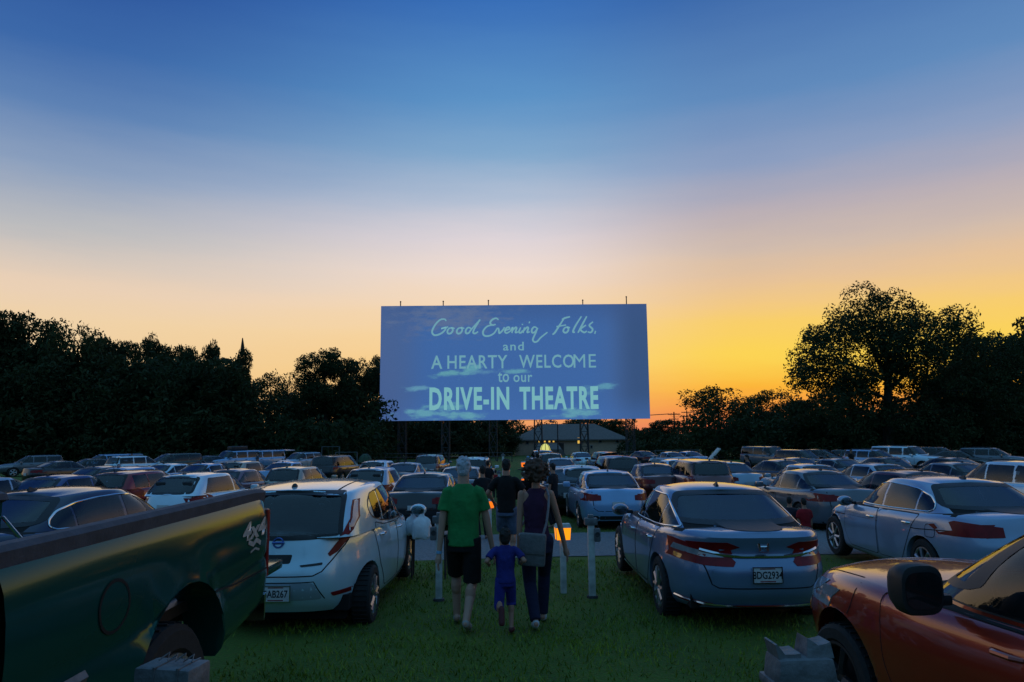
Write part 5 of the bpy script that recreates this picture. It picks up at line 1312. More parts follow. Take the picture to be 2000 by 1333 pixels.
CARS = [
 # second row
 ('sedan','c',838,912,'f','dark','dark sedan with a wide rear window between the pale hatchback and the man in green',0,19.8),
 ('sedan','c',1180,914,'f','sky','silver blue sedan with red tail lights on the gravel lane behind the lantern post',0,20.5),
 ('hatch','w2',404,914,'f','white','white hatchback with a stubby roof aerial just behind the pickup bed',0,20.0),
 ('hatch','w',282,911,'f','red','red hatchback with a dark rear window beside the white hatchback',0,23.5),
 ('sedan','2',140,917,'f','blue','blue sedan at the left edge behind the navy sedan',0,21.5),
 ('sedan','',1578,920,'f','grey','grey green sedan behind the two seated children',0,19.5),
 ('sedan','w2',1752,918,'f','maroon','dark red sedan with a roof fin behind the silver sedan at the right edge',4,18.6),
 ('sedan','2',-20,925,'f','silver','silver sedan beyond the left edge of the second row',0,20),('suv','r',1985,905,'f','white','white crossover beyond the right edge of the second row',0,19.5),
 # third row
 ('sedan','s',1270,904,'f','maroon','maroon sedan left of the front silver sedan roof',0,None),
 ('hatch','w',1128,907,'f','silver','silver hatchback with a roof aerial right behind the silver blue sedan',0,None),
 ('sedan','s',1415,901,'f','silver','silver sedan with a red band of lights and driver leaning at its window',0,None),
 ('sedan','w',1572,909,'f','silver','pale roofed sedan directly behind the grey green sedan',0,26),
 ('sedan','2s',1698,911,'f','silver','silver sedan in the third row in front of the white wagon',0,27),
 ('sedan','',1850,910,'f','grey','grey sedan at the right edge in the third row',0,27),
 ('sedan','w2',470,908,'f','rose','dusky rose sedan with a roof aerial between the white hatchback and the pale roof',0,27),
 ('hatch','w',590,906,'f','beige','pale hatchback with a black roof aerial behind the pale blue hatchback',0,27.5),
 ('hatch','w2',272,909,'f','sky','light blue hatchback roof showing over the red hatchback',0,29),
 ('hatch','w2',738,908,'f','silver','silver hatchback with roof aerial half hidden by the pale blue hatchback',0,25),
 ('sedan','',905,906,'f','grey','grey sedan with only its roof showing behind the man in green',0,27),
 # fourth row
 ('sedan','2',1314,896,'f','white','white sedan behind the maroon sedan',0,None),
 ('sedan','',1092,894,'f','silver','silver sedan with a blue rear window beside the woman',0,None),
 ('sedan','c',797,899,'f','grey','grey sedan in line behind the dark sedan on the left',0,34),
 ('hatch','2',745,896,'f','white','white hatchback with a sloping rear in the fourth row left of the path',0,37),
 ('suv','',1356,895,'f','rose','dark backed crossover with a pale roof between the white and silver sedans',0,None),
 ('sedan','s',1513,897,'f','dark','black sedan with pale roof edge by the person in navy',10,None),
 ('sedan','w',1548,897,'f','navy','navy sedan roof peeking over the black sedan',0,37),
 ('sedan','',1625,898,'f','grey','grey sedan right of the lit headlamp',4,35),
 ('sedan','2',1745,900,'f','dark','dark sedan in front of the big white wagon',170,36),
 ('sedan','',1845,901,'f','black','black sedan in the fourth row near the right edge',0,35),
 ('sedan','2',345,901,'f','white','white sedan in the fourth row behind the red hatchback',0,37),
 ('sedan','',410,903,'f','sky','light blue sedan right of the white sedan in the left field',0,36),
 ('hatch','2',485,899,'f','beige','beige hatchback with a rounded roof and open looking rear on the left',0,38),
 ('sedan','',566,899,'f','sky','blue silver sedan below the silver crossover on the left',0,38),
 ('minivan','',660,897,'f','dark','dark minivan with a pale roof left of the white hatchbacks',0,44),
 ('sedan','2',215,912,'f','navy','navy sedan at the far left behind the blue sedan',0,33),
 ('suv','r',930,892,'f','white','white crossover right of the man with grey hair',0,36),
 # fifth row
 ('suv','r',845,892,'f','grey','grey crossover with a flat roof beyond the grey sedan',0,46),
 ('sedan','s',1132,879,'f','white','white sedan under the middle leg of the screen',0,62),
 ('minivan','',1200,889,'f','black','black minivan with its rear to us right of the white sedan under the screen',0,None),
 ('suv','o',1178,882,'f','dark','dark crossover with its tailgate raised beside the black minivan',0,52),
 ('suv','r',1072,886,'f','black','black crossover with a roof rack left of the white sedan under the screen',0,48),
 ('minivan','',1058,879,'f','sky','pale van with two windows under the yellow lit tent',0,60),
 ('suv','',270,899,'f','white','white boxy crossover right of the car with the raised tailgate',0,52),
 ('suv','o',199,893,'b','sky','silver crossover with its tailgate raised at the far left',8,60),
 ('minivan','',335,889,'b','green','dark green minivan seen from the side in the left back row',0,58),
 ('sedan','',400,888,'b','navy','navy sedan between the green minivan and the pale wagons',0,60),
 ('bigsuv','b',452,880,'b','sky','light wagon with a roof box partly behind the silver wagon',0,62),
 ('bigsuv','ro',502,877,'b','sky','silver wagon with its tailgate up in the left back row',0,64),
 ('suv','r',585,879,'b','silver','silver crossover parked side on at the end of the left back row',0,62),
 ('sedan','',128,910,'f','dark','dark sedan at the very left in the back row',0,46),
 ('sedan','2',165,905,'b','black','black sedan low between the left edge cars',0,52),
 # right back rows
 ('bigsuv','r',1505,873,'b','grey','grey wagon with a roof rack at the left end of the right back row',0,58),
 ('sedan','2',1250,891,'f','navy','small navy sedan low on the grass right of the black minivan',0,70),
 ('sedan','',1305,889,'f','silver','silver sedan far back under the swing set',0,60),
 ('sedan','',1340,888,'f','sky','pale sedan far back right of the one under the swing set',0,62),
 ('suv','r',1712,880,'b','sky','pale wagon with a bright windscreen in the right back row',0,50),
 ('bigsuv','r',1776,874,'b','white','big white wagon with a roof rack highest in the right back row',0,52),
 ('suv','',1568,884,'b','black','black crossover with a glowing headlamp in the right back row',0,52,True),
 ('hatch','',1610,880,'b','dark','dark hatchback right of the glowing headlamp car',0,62),
 ('sedan','',1655,882,'b','dark','dark sedan left of the pale wagon in the right back row',0,64),
 ('minivan','',1830,884,'b','dark','dark minivan right of the big white wagon',0,58),
 ('sedan','2',1880,890,'b','black','black sedan at the right end of the back row',0,55),
 ('sedan','',1550,878,'b','black','black sedan half hidden behind the grey wagon',0,66),
 ('suv','r',1940,882,'b','grey','grey crossover beyond the right end of the back row',0,54),
 ('suv','',60,900,'b','grey','grey crossover beyond the left end of the back row',0,58),
]
for a in CARS:
    a = list(a); lit = len(a) > 8 and a[8]
    park(a[0], a[1], a[2], a[3], a[4], a[5], a[6], a[7], a[8-0] if len(a) > 8 and not isinstance(a[8], bool) else None, lit=(len(a) > 9 and a[9]))
# ------------------------------------------------------------------ people
def cloth(name, col, noise=.12): return mat(name, lin(col), .9, noise=noise*1.6, nscale=9, bump=.7, bscale=13)
SKIN = mat('skin', lin((176,132,112)), .6, noise=.08, nscale=10); SKIN2 = mat('skin_tan', lin((168,120,100)), .6, noise=.08, nscale=10)
HAIRG = mat('grey_hair', lin((165,168,178)), .8, noise=.35, nscale=40, bump=.6); HAIRB = mat('dark_hair', (.012,.009,.008), .7, noise=.3, nscale=40, bump=.5); HAIRC = mat('brown_curly_hair', (.085,.042,.028), .85, noise=.4, nscale=30, bump=.6)
EYE = mat('eye', (.6,.6,.6), .2)
def remesh(mb, name, m, parent, voxel=.012, smooth=4, dec=None):
    me0 = mb.mesh('raw', m, 0); ob = bpy.data.objects.new('raw', me0); COL.objects.link(ob)
    r = ob.modifiers.new('r','REMESH'); r.mode = 'VOXEL'; r.voxel_size = voxel
    s = ob.modifiers.new('s','SMOOTH'); s.factor = .5; s.iterations = smooth
    if dec: d = ob.modifiers.new('d','DECIMATE'); d.ratio = dec
    dg = bpy.context.evaluated_depsgraph_get(); me = bpy.data.meshes.new_from_object(ob.evaluated_get(dg)); me.name = name
    bpy.data.objects.remove(ob); bpy.data.meshes.remove(me0)
    me.polygons.foreach_set('use_smooth', [True]*len(me.polygons)); me.materials.clear(); me.materials.append(m); me.update()
    return link(name, me, parent)
def cap_tube(mb, a, b, ra, rb, n=12):
    a, b = Vector(a), Vector(b); mb.tube([a, a.lerp(b,.5), b], [ra,(ra+rb)/2*1.03,rb], n); mb.ell(a,(ra,)*3,n=n); mb.ell(b,(rb,)*3,n=n)
def ik(a, b, l1, l2, bend):
    a, b = Vector(a), Vector(b); d = b-a; D = min(d.length, (l1+l2)*.999); u = d.normalized()
    x = (l1*l1-l2*l2+D*D)/(2*D); h = math.sqrt(max(0,l1*l1-x*x)); bd = Vector(bend); bd = (bd-u*bd.dot(u)).normalized()
    return a+u*x+bd*h
def oval(c, rx, ry, n=20, rz=0):
    return [Vector((c[0]+rx*math.cos(t)*math.cos(rz)-ry*math.sin(t)*math.sin(rz), c[1]+rx*math.cos(t)*math.sin(rz)+ry*math.sin(t)*math.cos(rz), c[2])) for t in [2*math.pi*k/n for k in range(n)]]
def person(loc, rz, H, label, skin, hair, hairstyle, top, bottom, feet, hands, topkind='tee', botkind='shorts', voxel=.010, fem=False, shoe=None, group=None, lean=0, wristband=False, detail=True, kid=False, headturn=0):
    k = H/1.80
    root = empty('person', loc, rz, label, 'person', group)
    hip = Vector((0,0,.93*k)); hw, sw = (.10 if fem else .095)*k, (.165 if fem else .178)*k
    if kid: hw, sw = .085*k, .185*k
    sh = Vector((0, lean, 1.45*k)); th, sn, ua, fa = .45*k, .45*k, .29*k, .26*k
    def P(v): return Vector(v)*k
    B = MB(); joints = {}
    for i, sg in enumerate((-1,1)):
        h = hip+Vector((sg*hw,0,-.02*k)); f = P(feet[i][:3]); ank = f+Vector((0,-.02*k,.08*k)) if len(feet[i]) < 4 else f+P(feet[i][3])
        kn = ik(h, ank, th, sn, (sg*.08,1,0)); joints['leg',sg] = (h,kn,ank)
        lf = .82 if botkind == 'long' else 1; cap_tube(B, h, kn, .080*k*lf, .053*k*lf); cap_tube(B, kn, ank, .056*k*lf, .038*k*lf); botkind == 'long' or B.ell(kn.lerp(ank,.28)+Vector((0,-.018*k,0)),(.058*k,.06*k,.11*k))
        s = sh+Vector((sg*sw,0,0)); hd = P(hands[i][:3]); 
        el = ik(s, hd, ua, fa, hands[i][3] if len(hands[i]) > 3 else (sg*.25,-1,0)); joints['arm',sg] = (s,el,hd)
        cap_tube(B, s-Vector((sg*.012*k,0,.02*k)) if topkind == 'tee' else s, el, (.042 if fem else .046)*k, (.034 if fem else .040)*k); cap_tube(B, el, hd, (.035 if fem else .041)*k, .025*k)
        # hand: palm, four fingers, thumb
        d = (hd-el).normalized(); fw = Vector((0,1,0)); lat = d.cross(fw).normalized()   # palm faces the thigh: thumb points forward
        pc = hd+d*.05*k; B.tube([hd, hd+d*.04*k, hd+d*.085*k],[.026*k,.036*k,.034*k],10); B.ell(pc,(.026*k,.04*k,.048*k),n=10)
        for q, (o, L_) in enumerate(((-.030,.060),(-.010,.072),(.010,.078),(.030,.070))):
            b0 = hd+d*.085*k+fw*o*k; inward = Vector((-sg*.35,.0,0)); c1 = b0+(d+inward*.3).normalized()*L_*.5*k; c2 = c1+(d+inward).normalized()*L_*.5*k
            B.tube([b0-d*.01*k,c1,c2],[.0105*k,.0098*k,.008*k],8); B.ell(c2,(.008*k,)*3,n=8)
        b0 = hd+d*.03*k+fw*.03*k; c1 = b0+(d*.6+fw*.8).normalized()*.035*k; c2 = c1+(d*.95+fw*.3).normalized()*.03*k; B.tube([b0,c1,c2],[.012*k,.011*k,.009*k],8); B.ell(c2,(.009*k,)*3,n=8)
        ft = P(feet[i][4]) if len(feet[i]) > 4 else ank+Vector((sg*.02*k,.14*k,-.055*k)); tip = ft
        B.tube([ank,ank.lerp(tip,.4)+Vector((0,0,-.012*k)),tip],[.036*k,.040*k,.032*k],10); B.ell(tip,(.038*k,.045*k,.026*k),n=10); B.ell(ank+(ank-tip).normalized()*.035*k-Vector((0,0,.03*k)),(.033*k,.035*k,.035*k),n=10); joints['foot',sg] = (ank,tip)
    # trunk, neck, head with a face
    B.rings([oval((0,0,.84*k),.14*k,.095*k),oval((0,.0,.95*k),.15*k,.10*k),oval((0,lean*.3,1.10*k),.125*k,.085*k),oval((0,lean*.8,1.32*k),.155*k,.10*k),oval((0,lean,1.44*k),sw*.92,.075*k),oval((0,lean,1.50*k),.07*k,.06*k)])
    hs = 1.32 if kid else 1.0; hc = Vector((0,lean+.025*k,(1.68 if not kid else 1.64)*k)); HR = Matrix.Rotation(headturn,3,'Z')
    B.tube([(0,lean,1.45*k),hc+Vector((0,-.01*k,-.06*k))],[.066*k if not fem else .05*k,.062*k if not fem else .046*k],12)
    def hp(x,y,z): return hc+HR@(Vector((x,y,z))*k*hs)
    B.ell(hc,(.074*k*hs,.093*k*hs,.108*k*hs),n=16); B.ell(hp(0,.025,-.055),(.056*k*hs,.066*k*hs,.062*k*hs),n=14)
    B.tube([hp(0,.085,.022),hp(0,.106,-.018)],[.009*k*hs,.015*k*hs],8); B.ell(hp(0,.083,-.055),(.022*k*hs,.012*k*hs,.008*k*hs),n=10); B.ell(hp(0,.078,.03),(.05*k*hs,.018*k*hs,.012*k*hs),n=10)
    for sg in (-1,1): B.ell(hp(sg*.077,-.002,-.005),(.010*k*hs,.018*k*hs,.032*k*hs),n=10)
    body = remesh(B, 'body', skin, root, voxel*.62 if detail else voxel, 3, .5 if detail else None)
    for sg in (-1,1): E = MB(); E.ell(hp(sg*.03,.083,.008),(.011*k,)*3,n=8); E.build('eye', EYE, root)
    Hm = MB()
    if hairstyle == 'short':
        Hm.ell(hp(0,-.012,.022),(.081*k*hs,.094*k*hs,.100*k*hs),n=18); Hm.ell(hp(0,-.04,-.03),(.068*k*hs,.062*k*hs,.07*k*hs),n=14); Hm.ell(hp(0,.03,.075),(.06*k*hs,.05*k*hs,.04*k*hs),n=12)
        rr = random.Random(3)
        for q in range(26):
            a = rr.uniform(0,6.28); e = rr.uniform(.1,1.4); Hm.ell(hp(.078*math.cos(a)*math.cos(e),-.015+.088*math.sin(a)*math.cos(e)*(1 if math.sin(a)<.3 else .6),.03+.09*math.sin(e)),(.02*k*hs,)*3,n=6)
    else:
        rr = random.Random(11); Hm.ell(hp(0,-.025,.02),(.118*k,.12*k,.13*k),n=18)
        for q in range(230):
            a = rr.uniform(0,6.28); e = rr.uniform(-.75,1.5); y = math.sin(a)*math.cos(e)
            if y > .55 and e < .6: continue
            r_ = rr.uniform(.125,.152); Hm.ell(hp(r_*math.cos(a)*math.cos(e)*1.05,-.02+r_*y,.015+r_*math.sin(e)*1.0),(rr.uniform(.012,.024)*k,)*3,n=6)
    remesh(Hm, 'hair', hair, root, voxel*.8, 3 if hairstyle != 'short' else 1)
    # clothes
    C = MB(); b = .012*k; wst = (.118 if fem else .155)*k
    if kid: wst = .15*k
    hem = .86*k if topkind == 'tee' else .94*k
    rg = [oval((0,-.005,hem),(.17 if not fem else .15)*k,.125*k),oval((0,-.004,hem+.05*k),(.172 if not fem else .15)*k,.125*k),oval((0,lean*.35,1.08*k),wst+.012*k,.112*k),oval((0,lean*.6,1.22*k),(.175 if not fem else .142)*k,.125*k),oval((0,lean*.85,1.34*k),sw*.98,.12*k),oval((0,lean,1.42*k),sw*.95 if topkind == 'tee' else sw*.74,.10*k),oval((0,lean,1.475*k),sw*.66,.08*k),oval((0,lean,1.515*k),.075*k,.068*k)]
    C.rings(rg)
    rr = random.Random(5)
    for q in range(16):      # soft folds
        z = rr.uniform(.9,1.3)*k; a = rr.uniform(3.4,6.0); x = .15*k*math.cos(a); y = .115*k*math.sin(a)
        C.tube([(x,y,z),(x*.8+rr.uniform(-.05,.05)*k,y*1.02,z+rr.uniform(.05,.12)*k)],[.010*k,.006*k],6)
    if topkind == 'tee':
        for sg in (-1,1):
            s, el, hd = joints['arm',sg]; e = s.lerp(el,.78); C.tube([s+Vector((-sg*.06*k,0,-.012*k)),s+Vector((-sg*.01*k,0,-.028*k)),s.lerp(el,.4),e],[.066*k,.066*k,.066*k,.072*k],14); C.ell(s+Vector((-sg*.015*k,0,-.028*k)),(.062*k,.066*k,.058*k))
    tp = remesh(C, 'shirt', top, root, voxel, 3)
    C = MB(); C.rings([oval((0,0,.80*k),.165*k,.118*k),oval((0,0,.90*k),.168*k,.12*k),oval((0,0,1.02*k),wst+.004*k,.105*k)])
    for sg in (-1,1):
        h, kn, ank = joints['leg',sg]
        if botkind == 'shorts': e = h.lerp(kn,.97); C.tube([h+Vector((0,0,.04*k)),h.lerp(kn,.4),e],[.098*k,.100*k,.098*k],16)
        elif botkind == 'long_shorts': e = kn.lerp(ank,.18); C.tube([h+Vector((0,0,.04*k)),h.lerp(kn,.5),kn,e],[.098*k,.098*k,.09*k,.092*k],16)
        else:
            e = kn.lerp(ank,.97); cap_tube(C, h+Vector((0,0,.02*k)), kn, .096*k, .072*k, 16); cap_tube(C, kn, kn.lerp(ank,.5)-Vector((0,.01*k,0)), .072*k, .066*k, 16); C.tube([kn.lerp(ank,.4)-Vector((0,.008*k,0)),e],[.068*k,.060*k],16)
    remesh(C, 'trousers' if botkind == 'long' else 'shorts', bottom, root, voxel, 3)
    if shoe:
        for sg in (-1,1):
            ank, tip = joints['foot',sg]; S_ = MB(); k0 = k; k = k*(1.3 if kid else 1); S_.tube([ank.lerp(tip,-.15)-Vector((0,0,.02*k)),ank.lerp(tip,.4)+Vector((0,0,-.018*k)),tip,tip.lerp(ank,-.18)],[.040*k,.042*k,.042*k,.03*k],12); S_.ell(ank.lerp(tip,-.16)-Vector((0,0,.03*k)),(.037*k,.037*k,.042*k)); k = k0; remesh(S_, 'shoe', shoe, root, voxel*.9, 2)
    root['j'] = 0; del root['j']
    return root, joints, k
def ground_at(px, Y): return gp(px, Y)

g = gp(905, 8.05)
man, J, k = person(g, R(-3), 1.83, 'man with grey hair in a green T-shirt and black shorts holding the boy\'s hand', SKIN, HAIRG, 'short', cloth('green_cotton',(34,122,64)), cloth('black_shorts',(14,13,16)),
   [(-.10,.26,.0),(.06,-.24,.03,(0,-.03,.11),(.065,-.10,.05))], [(-.255,-.06,.77,(-.8,-.8,0)),(.31,.08,.80,(.7,-.9,0))], shoe=mat('pale_sandal',(.30,.28,.26),.7,noise=.15))
s, el, hd = J['arm',-1]; mb = MB(); d = (hd-el).normalized(); mb.tube([hd-d*.045,hd-d*.015],[.031,.030],14); mb.build('wristband', mat('pale_blue_band',lin((120,165,200)),.5,noise=.1), man)
g = gp(988, 7.75)
boy, JB, kb = person(g+Vector((0,0,.02)), R(2), 1.06, 'small boy in a dark blue outfit running between the two adults', SKIN2, HAIRB, 'short', cloth('navy_tee',(34,38,110)), cloth('blue_shorts',(38,42,124)),
   [(-.08,-.44,.46,(0,0,.06),(-.08,-.52,.30)),(.10,.08,.0)], [(-.30,.12,1.17,(-.6,-.6,-.8)),(.30,.12,1.19,(.6,-.6,-.8))], botkind='long_shorts', kid=True, shoe=mat('dark_red_shoe',(.08,.012,.015),.7,noise=.2), lean=.02)
g = gp(1050, 8.1)
wo, JW, kw = person(g, R(2), 1.76, 'woman with curly brown hair in a purple sleeveless top and dark jeans', SKIN2, HAIRC, 'curly', cloth('plum_top',(56,24,54)), cloth('dark_denim',(26,26,54)),
   [(-.035,-.22,.02,(0,-.03,.10),(-.035,-.08,.05)),(.075,.24,.0)], [(-.20,-.02,.86,(-.6,-1,0)),(.33,.06,.84,(1,-.7,0))], topkind='tank', botkind='long', fem=True, shoe=mat('white_trainer',(.5,.5,.52),.7,noise=.15))
# bag hanging from the shoulder strap
bagm = mat('grey_canvas', lin((104,102,104)), .9, noise=.2, nscale=14, bump=.4)
bag = empty('shoulder_bag', wo.location, wo.rotation_euler.z, 'grey canvas shoulder bag hanging on the woman\'s back hip by a long strap', 'bag')
mb = MB(); mb.box((0,0,0),(.29,.10,.34),bevel=.03); bb = mb.build('pouch', bagm, bag); bb.location = (-.06,-.20,.85); bb.rotation_euler = (0,R(4),R(-6))
mb = MB(); mb.box((0,-.056,.06),(.27,.012,.20),bevel=.005); f = mb.build('flap', bagm, bb)
mb = MB(); P_ = [Vector(p) for p in ((.06,-.19,1.0),(.10,-.165,1.12),(.125,-.145,1.28),(.135,-.10,1.40),(.12,-.0,1.475),(.08,.09,1.42),(-.05,.16,1.22),(-.18,.10,1.02),(-.19,-.12,.98))]
for i in range(len(P_)-1):
    a, b = P_[i], P_[i+1]; mb.tube([a,b],[.013,.013],6)
mb.build('strap', mat('pale_strap', lin((128,120,126)), .85, noise=.15), bag)
g = gp(990, 12.8)
person(g, R(-4), 1.76, 'person in a black T-shirt and denim shorts walking ahead of the family', SKIN2, HAIRB, 'short', cloth('black_tee',(14,12,14)), cloth('light_denim',(84,96,124),.3),
   [(-.08,.10,0),(.10,-.06,0)], [(-.24,.14,1.02,(-1,-.8,0)),(.24,.16,1.02,(1,-.8,0))], voxel=.016, shoe=mat('dark_shoe',(.03,.03,.03),.8))
dk = cloth('charcoal_jacket',(20,20,26)); dj = cloth('dark_trousers',(20,20,28)); redc = cloth('red_shirt',(150,20,30)); bl_ = cloth('blue_shirt',(30,50,110))
STAND = [(-.09,.02,0),(.09,-.02,0)]; ARMS = [(-.24,.04,.84),(.24,.04,.84)]
def far(px, Y, H, label, top, rz=0, bottom=None, hands=None, hair=HAIRB):
    return person(gp(px,Y), R(rz), H, label, SKIN2, hair, 'short', top, bottom or dj, STAND, hands or ARMS, voxel=.022, detail=False, botkind='long')
far(943, 16.4, 1.62, 'person in a charcoal jacket standing left of the walker in black', dk, 20)
far(1082, 19.0, 1.65, 'person in dark clothes getting out of the black car beside the woman', dk, 60)
far(1548, 12.6, 1.08, 'child in dark clothes with bare neck behind the right side of the silver sedan', cloth('grey_tee',(44,40,52)), -30)
far(1577, 12.4, 1.07, 'child in a red shirt behind the right side of the front silver sedan', redc, 10)
far(1463, 30, 1.72, 'person in navy standing by the black sedan on the right', cloth('navy_shirt',(20,26,54)), 90, cloth('blue_jeans',(40,54,84)))
far(1402, 29.3, 1.7, 'person leaning by the driver window of the silver sedan', dk, 70)
far(968, 30, 1.2, 'child in a red top on the grass path far ahead', redc, 0)
far(953, 27, 1.62, 'person in dark clothes on the grass path beyond the walker', dk, 0)
far(1053, 56, 1.75, 'person in black standing in front of the pale van', dk, 180)
far(502, 60, 1.7, 'person in grey beside the silver wagon with its tailgate up', cloth('grey_shirt',(70,74,84)), 120)
far(1665, 48, 1.7, 'person in dark clothes at the back of the pale wagon on the right', dk, 200)
far(255, 58, 1.72, 'person behind the car with its tailgate raised at the far left', cloth('dim_shirt',(50,46,52)), 180)

# ------------------------------------------------------------------ speaker posts, lanterns
AMB = mat('amber_glow', lin((250,150,30)), .4, emit=lin((255,150,20)), es=1.25, noise=.25, nscale=9)
AMB2 = mat('orange_glow', lin((250,110,20)), .4, emit=lin((255,120,22)), es=1.1)
def post_box(px, Y, h, label, w=.085, side=1, speaker=True):
    b = gp(px, Y); r = empty('speaker_post', b, R(random.Random(px).uniform(-8,8)), label, 'speaker post', 'white speaker posts beside the path')
    mb = MB(); mb.box((0,0,h/2-.1),(w,w,h+.2),bevel=.006); mb.build('post', M['wood_white'], r)
    mb = MB(); mb.box((0,0,h+.04),(.17,.12,.09),bevel=.015); mb.box((0,0,h+.10),(.07,.09,.06),bevel=.01); mb.build('junction_box', M['oldmetal'], r)
    if speaker:
        mb = MB(); mb.box((side*.075,-.03,h-.13),(.085,.10,.17),bevel=.02); sp = mb.build('speaker', M['oldmetal'], r)
        mb = MB(); mb.lathe([(-.082,.001),(-.085,.032),(-.078,.034)],16,'y',(side*.075,0,h-.12)); mb.build('speaker_grille', M['darkmetal'], sp)
        mb = MB(); mb.tube([(side*.05,0,h+.02),(side*.10,-.02,h-.02),(side*.075,-.02,h-.05)],.006,6); mb.build('cord', M['rubber'], sp)
    # trampled bare earth stays in the ground; a dark rubber collar sits at the foot
    mb = MB(); mb.lathe([(0,.075),(.03,.07),(.035,.055)],12,'z',(0,0,0)); mb.build('collar', M['darkmetal'], r)
    return r
post_box(857, 9.55, .98, 'white speaker post on the left of the path beside the man in green', side=-1)
post_box(1157, 9.65, .93, 'white speaker post with a hanging speaker left of the silver sedan', side=1)
def lantern(px, Y, h, label, s=1.0, m=AMB, post=True):
    b = gp(px, Y); r = empty('lantern_post', b, R(6), label, 'lantern post', 'lit markers along the path')
    mb = MB(); mb.box((0,0,(h-.1*s)/2-.1),(.075,.075,h-.1*s+.2),bevel=.006); mb.build('post', M['wood_white'], r)
    mb = MB(); w, d, t = .21*s, .14*s, .20*s
    mb.add([(-w*.44,-d*.44,h-.1*s),(w*.44,-d*.44,h-.1*s),(w*.44,d*.44,h-.1*s),(-w*.44,d*.44,h-.1*s),(-w/2,-d/2,h+.06*s),(w/2,-d/2,h+.06*s),(w/2,d/2,h+.06*s),(-w/2,d/2,h+.06*s)],[(0,3,2,1),(0,1,5,4),(1,2,6,5),(2,3,7,6),(3,0,4,7),(4,5,6,7)]); bx = mb.build('lamp_glass', m, r, smooth=0)
    mb = MB(); mb.add([(-w*.53,-d*.56,h+.06*s),(w*.53,-d*.56,h+.06*s),(w*.53,d*.56,h+.06*s),(-w*.53,d*.56,h+.06*s),(-w*.45,-d*.4,h+.11*s),(w*.45,-d*.4,h+.11*s),(w*.45,d*.4,h+.11*s),(-w*.45,d*.4,h+.11*s)],[(0,3,2,1),(0,1,5,4),(1,2,6,5),(2,3,7,6),(3,0,4,7),(4,5,6,7)])
    for sx in (-1,1):
        for sy in (-1,1): mb.tube([(sx*w*.45,sy*d*.45,h-.1*s),(sx*w*.505,sy*d*.505,h+.07*s)],.005,5)
    mb.build('lamp_cap', M['wood_white'], r)
    return r
lantern(1101, 10.0, .80, 'bright amber lantern box on a white post at the woman\'s right hand', 1.0)
lantern(957, 16.0, .80, 'orange lit marker on a white post between the man and the walker', .9, AMB2)
lantern(1024, 36, 1.25, 'small glowing marker on a tall post far down the path', 1.3, AMB2); lantern(1025, 25.5, .95, 'small orange marker light beside the curly hair', 1.0, AMB2); lantern(990, 33, 1.0, 'faint orange marker above the walker\'s head', 1.3, AMB2); lantern(1040, 19.5, .65, 'orange marker light at the woman\'s shoulder', .9, AMB2)
post_box(983, 33, 1.7, 'tall white post in the middle of the path far ahead', .1, 1, False); post_box(1030, 38, 1.4, 'white post beside the small glowing marker', .1, 1, False); post_box(975, 27, 1.15, 'white post by the child in red', .09, 1, False)
# speaker heads close to the camera: double junction boxes on their posts
def big_box(px, py_top, py_bot, wpx, Y, rz, label, ties=False):
    t = at(px, py_top, Y); s_ = Y/F; w = wpx*s_; h = (py_bot-py_top)*s_; g = gp(px, Y)
    r = empty('speaker_post', (t.x, Y, g.z), R(rz), label, 'speaker post', 'white speaker posts beside the path')
    zt = t.z-g.z; zb_ = zt-h
    mb = MB()
    if not ties:
        bm_h = h*.62; mb.box((0,0,zb_+bm_h/2),(w*.92,w*.62,bm_h),bevel=.032,taper=.95); mb.box((0,0,zb_+.012),(w,w*.7,.035),bevel=.012)
        o = mb.build('junction_box', M['oldmetal'], r)
        for sg in (-1,1):    # two cradles where the speakers hang
            mb = MB(); x0 = sg*w*.22; z0 = zb_+bm_h-.004
            if sg < 0:     # low saddle: two leaning lips joined by a front rim
                H2 = h*.26; a_, c_ = w*.22, w*.20
                P = [(-a_,H2),(-a_+.008,H2+.002),(-.02,.014),(.02,.014),(a_*.72,H2*.35),(a_*.72,-.002),(-a_*.8,-.002)]
                mb.rings([[Vector((x0+q,y,z0+z)) for q, z in P] for y in (-c_,c_)])
            else:          # tall saddle: a tapered block hollowed on top
                H2 = h*.36; c_ = w*.21
                P = [(-w*.20,-.002),(-w*.155,H2),(-w*.09,H2*.86),(0,H2*.62),(w*.12,H2*.70),(w*.185,H2*.78),(w*.215,-.002)]
                mb.rings([[Vector((x0+q,y*(1-.22*max(0,z)/H2),z0+z)) for q, z in P] for y in (-c_,-c_*.9,c_*.9,c_)])
            mb.build('cradle', M['oldmetal'], r, smooth=20)
    else:
        mb.box((0,0,zt-h*.5),(w,w*.62,h),bevel=.014); mb.box((0,0,zt-h*.98),(w*1.05,w*.66,.03),bevel=.01); o = mb.build('junction_box', M['oldmetal'], r)
        for x in (-w*.12,w*.30):
            mb = MB(); mb.box((x,-w*.315,zt-h*.5),(.006,.006,h*.99)); mb.box((x,0,zt+.002),(.006,w*.62,.005)); mb.ell((x,-w*.31,zt+.003),(.008,.008,.006),n=6); mb.build('wire_tie', M['oldmetal'], r)
        mb = MB(); rr = random.Random(2); pts = [Vector((-w*.2+q*w*.075,(.02 if q%2 else -.02),zt+.006+(.022 if q%2 else .004)+rr.uniform(0,.006))) for q in range(9)]; mb.tube(pts,.0035,5); mb.build('cut_wire', M['oldmetal'], r)
    mb = MB(); mb.box((0,0,zb_/2-.1),(w*.36,w*.36,zb_+.18),bevel=.008); mb.build('post', M['wood_white'], r)
big_box(1558, 1237, 1330, 125, 2.75, 4, 'grey metal speaker head on a post in front of the orange crossover')
big_box(338, 1296, 1362, 112, 2.9, -10, 'dark grey speaker box with wire ties on a post by the pickup wheel', True)

